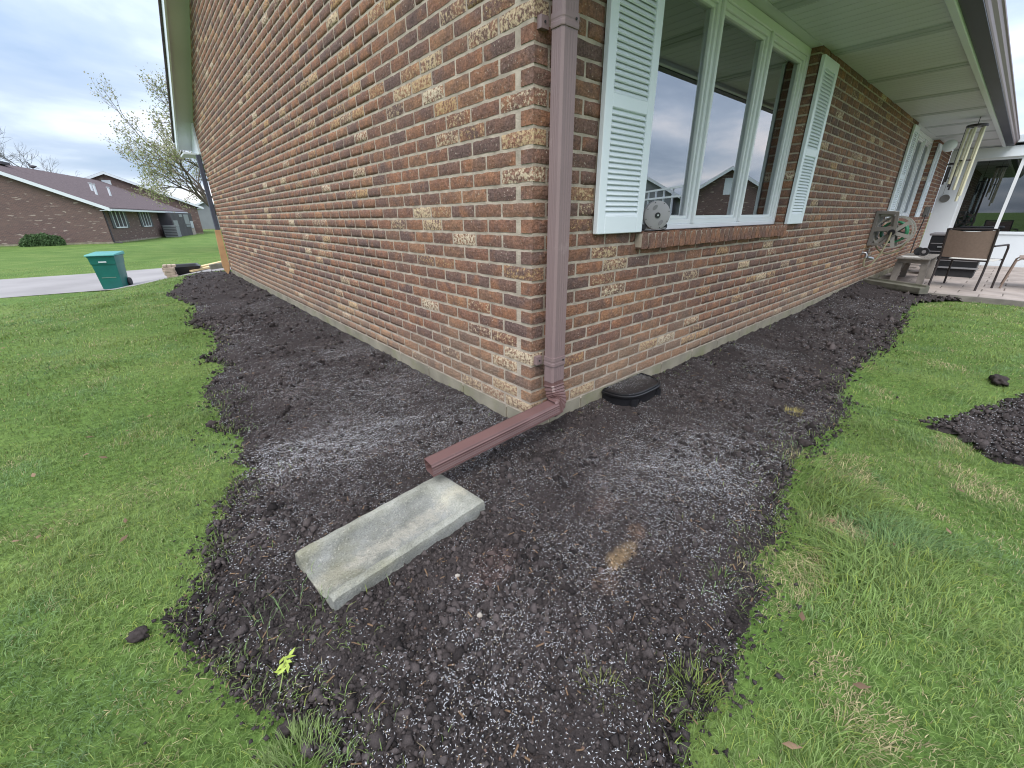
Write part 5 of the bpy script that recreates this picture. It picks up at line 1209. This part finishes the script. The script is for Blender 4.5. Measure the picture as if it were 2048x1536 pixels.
k = ~ib | stray; thin = (~ib) & (dd < .05) & (rg.random(len(G)) < .35); k &= ~thin; G, zg, ib = G[k], zg[k], ib[k]
x, y, r = G.T; n_ = len(G); tall = smooth((fbm(x * 2.4, y * 2.4, 3, 151) - .05) / .3); near = np.clip(r / 2.2, 1, 7)
tuft = np.exp(-((x - .62) / .32) ** 2 - ((y + 1.22) / .14) ** 2) + np.exp(-((x - .2) / .25) ** 2 - ((y + 1.35) / .1) ** 2)
h = (0.021 + .020 * tall + .048 * tuft) * rg.uniform(.55, 1.45, n_) * np.where(r > 5.5, 1.1, 1); lean = np.clip(rg.normal(1.05, .5, n_), .1, 2.2)
comb = fbm(x * 1.3, y * 1.3, 2, 161) * 5.0; az = comb + rg.normal(0, 1.05, n_)
wd = rg.uniform(.0011, .0025, n_) * (1 + .5 * tuft) * np.clip(r / 2.4, 1, 6.0) ** .9; lawn_z = zg + 0.01 * fbm(x * .8, y * .8, 3, 3); zz = np.where(ib, bed_surface(G[:, :2]), lawn_z)
gc_ = grass_color(x, y, n_); isdry = gc_[:, 0] > gc_[:, 1]; h = np.where(isdry, h * .62, h); lean = np.where(isdry, lean * 1.3, lean)
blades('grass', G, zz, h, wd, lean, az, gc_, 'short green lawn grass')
print('blades', n_, 'tris', sum(sum(len(p.vertices) - 2 for p in me.polygons) if len(me.polygons) < 5000 else len(me.polygons) for me in bpy.data.meshes))
# a few tufts standing alone
def tuft_at(cx, cy, n_, rad, hh, col, lab, wdt=.0022):
    a = rg.uniform(0, 2 * np.pi, n_); r = rad * np.sqrt(rg.random(n_)); P = np.stack([cx + r * np.cos(a), cy + r * np.sin(a)], 1)
    m_ = M['blade']; az = a + rg.normal(0, .5, n_); z = bed_surface(P) - .004; h_ = hh * rg.uniform(.5, 1.2, n_)
    ldv = np.stack([np.cos(az), np.sin(az)], 1); q = np.stack([-np.sin(az), np.cos(az)], 1) * wdt / 2; ln_ = rg.uniform(.3, 1.2, n_)
    V = np.stack([np.column_stack([P - q, z]), np.column_stack([P + q, z]), np.column_stack([P + ldv * (ln_ * h_ * .35)[:, None] - q * .8, z + h_ * .6]), np.column_stack([P + ldv * (ln_ * h_ * .35)[:, None] + q * .8, z + h_ * .6]), np.column_stack([P + ldv * (ln_ * h_)[:, None], z + h_ * .9])], 1).reshape(-1, 3)
    F = (np.array([(0, 1, 3), (0, 3, 2), (2, 3, 4)])[None] + 5 * np.arange(n_)[:, None, None]).reshape(-1, 3)
    tag(np_mesh('grass_tuft', V, F, m_, col=np.repeat(np.array(col) * rg.uniform(.7, 1.3, (n_, 1)), 5, 0)), lab, 'grass tuft')
tuft_at(1.333, -.815, 130, .045, .030, (0.34, 0.29, 0.09), 'small straw yellow grass tuft alone on the dark soil')
tuft_at(-1.36, .17, 60, .05, .035, (0.13, 0.19, 0.05), 'thin green grass tuft on the soil left of the splash block')
tuft_at(-.17, -1.06, 26, .03, .04, (0.10, 0.17, 0.04), 'few green blades on the soil beside the sandy stain')
tuft_at(-.72, -1.02, 60, .05, .03, (0.17, 0.19, 0.06), 'sparse yellowish grass tuft on the soil before the downspout')
tuft_at(-1.33, -.70, 420, .085, .036, (0.19, 0.26, 0.09), 'loose green grass clump growing into the lower soil edge')
tuft_at(-.56, -1.17, 170, .06, .035, (0.16, 0.21, 0.05), 'yellow green grass clump at the soil edge by the lawn')
sp_ = thing('yellow_sprig', 'bright yellow green weed sprig lying on the soil at the grass edge', 'weed', (-1.305, -.475, bz(-1.305, -.475)))
st_ = MB().tube([(-.02, -.05, .004), (.0, -.01, .014), (.012, .02, .022)], .0014, 5).build('stem', simple('sprig_stem', (.20, .25, .07), .6), sp_)
yl = MB()
for k_ in range(11):
    c = Vector((.004 + .012 * math.sin(k_ * 2.1) + .002 * k_, .0 + .004 * k_, .018 + .004 * math.cos(k_ * 1.7))); a = k_ * 1.3; u1 = Vector((math.cos(a), math.sin(a), .3)) * .014; v1 = Vector((-math.sin(a), math.cos(a), .1)) * .005
    yl.add([c - u1, c + v1, c + u1, c - v1], [(0, 1, 2, 3)])
yl.build('leaves', simple('sprig_leaf', (.30, .38, .06), .5), sp_)
# clods on the lawn, pebbles on the soil
def lump(cx, cy, size, mat, name, lab, cat, z0=None, seed=0):
    bm = bmesh.new(); bmesh.ops.create_icosphere(bm, subdivisions=3, radius=1.0); rr = random.Random(seed)
    o1, o2 = rr.uniform(0, 50), rr.uniform(0, 50)
    for v in bm.verts:
        f = 1 + .16 * float(perlin(np.array([v.co.x * 9 + o1]), np.array([v.co.y * 9 - v.co.z * 8]), 7)[0]) + .34 * float(perlin(np.array([v.co.x * 1.6 + o1 + v.co.z]), np.array([v.co.y * 1.6 + o2 - v.co.z]), 3)[0]) + .10 * float(perlin(np.array([v.co.x * 5 + o2]), np.array([v.co.y * 5 + v.co.z * 4]), 5)[0])
        v.co = Vector((v.co.x * size[0], v.co.y * size[1], v.co.z * size[2])) * f
    me = bpy.data.meshes.new(name); bm.to_mesh(me); bm.free()
    for p in me.polygons: p.use_smooth = True
    o = link(name, me, mat); o.location = (cx, cy, (bz(cx, cy) if z0 is None else z0) + size[2] * .35); o.rotation_euler = (0, 0, rr.uniform(0, 3)); return tag(o, lab, cat)
lump(-1.585, -.067, (.027, .021, .013), M['clod'], 'soil_clod', 'single dark soil clod on the green lawn left of the bed', 'clod', ground(np.array(-1.585), np.array(-.067)) + .012, 1)
lump(2.96, -1.573, (.10, .045, .03), M['clod'], 'soil_clod', 'long dark soil clod on the lawn between the bed and the separate patch', 'clod', -.135, 2)
for i, (cx, cy, s_, mt_, lb) in enumerate(((-.821, -.659, .0095, 'pebble', 'pale round pebble on the soil before the splash block'), (-.792, -.497, .008, 'pebble', 'small cream pebble on the soil close beside the splash block'), (-.86, -.665, .011, 'clod', 'dark round clod beside the pale pebble'))): lump(cx, cy, (s_, s_ * .9, s_ * .8), M[mt_], 'pebble', lb, 'pebble', None, 10 + i)
for i, (cx, cy, s_, lb) in enumerate(((-1.33, -.60, .020, 'large rough soil clod at the lower grass edge of the bed'), (-1.20, -.655, .017, 'brown soil clod next to the large one at the grass edge'), (-.35, -1.03, .020, 'grey brown soil clod near the grass edge by the sandy stain'), (.93, -.72, .03, 'broad dark clod in the bed below the window'), (1.7, -.62, .036, 'dark clod in the bed near the yellow tuft'), (-1.06, .95, .026, 'dark clod at the left grass edge beside the white seed'), (-1.25, 1.30, .028, 'dark clod pushed onto the grass at the left bed edge'), (.98, -.97, .03, 'dark clod at the right grass edge of the bed'))): lump(cx, cy, (s_, s_ * .8, s_ * .6), M['clod'], 'soil_clod', lb, 'clod', None, 30 + i)

# dry leaves fallen on the lawn
Pl = sample_polar([(0.7, 3.0, 9), (3, 7, 1.6)], -0.5, 2.2, rg); kk = ~in_bed(Pl[:, :2]) & ~in_house(Pl) & ~in_patch(Pl[:, :2]); Pl = Pl[kk]; n_ = len(Pl); zl = ground(Pl[:, 0], Pl[:, 1]) + .026
a = rg.uniform(0, 2 * np.pi, n_); L_ = rg.uniform(.010, .024, n_)[:, None]; d = np.stack([np.cos(a), np.sin(a), rg.uniform(-.2, .3, n_)], 1) * L_; q = np.stack([-np.sin(a), np.cos(a), rg.uniform(-.3, .3, n_)], 1) * L_ * .45; B0 = np.column_stack([Pl[:, :2], zl])
V = np.stack([B0 - d, B0 - q - d * .2, B0 + q * .0 + np.array((0, 0, .004)), B0 + q - d * .1, B0 + d], 1).reshape(-1, 3); F = (np.array([(0, 1, 2), (0, 2, 3), (1, 4, 2), (2, 4, 3)])[None] + 5 * np.arange(n_)[:, None, None]).reshape(-1, 3)
struct(np_mesh('dry_leaves', V, F, M['leaf'], col=np.repeat(np.array((0.26, 0.17, 0.11)) * rg.uniform(.6, 1.3, (n_, 1)), 5, 0)), 'small brown dry leaves fallen on the lawn', 'stuff')
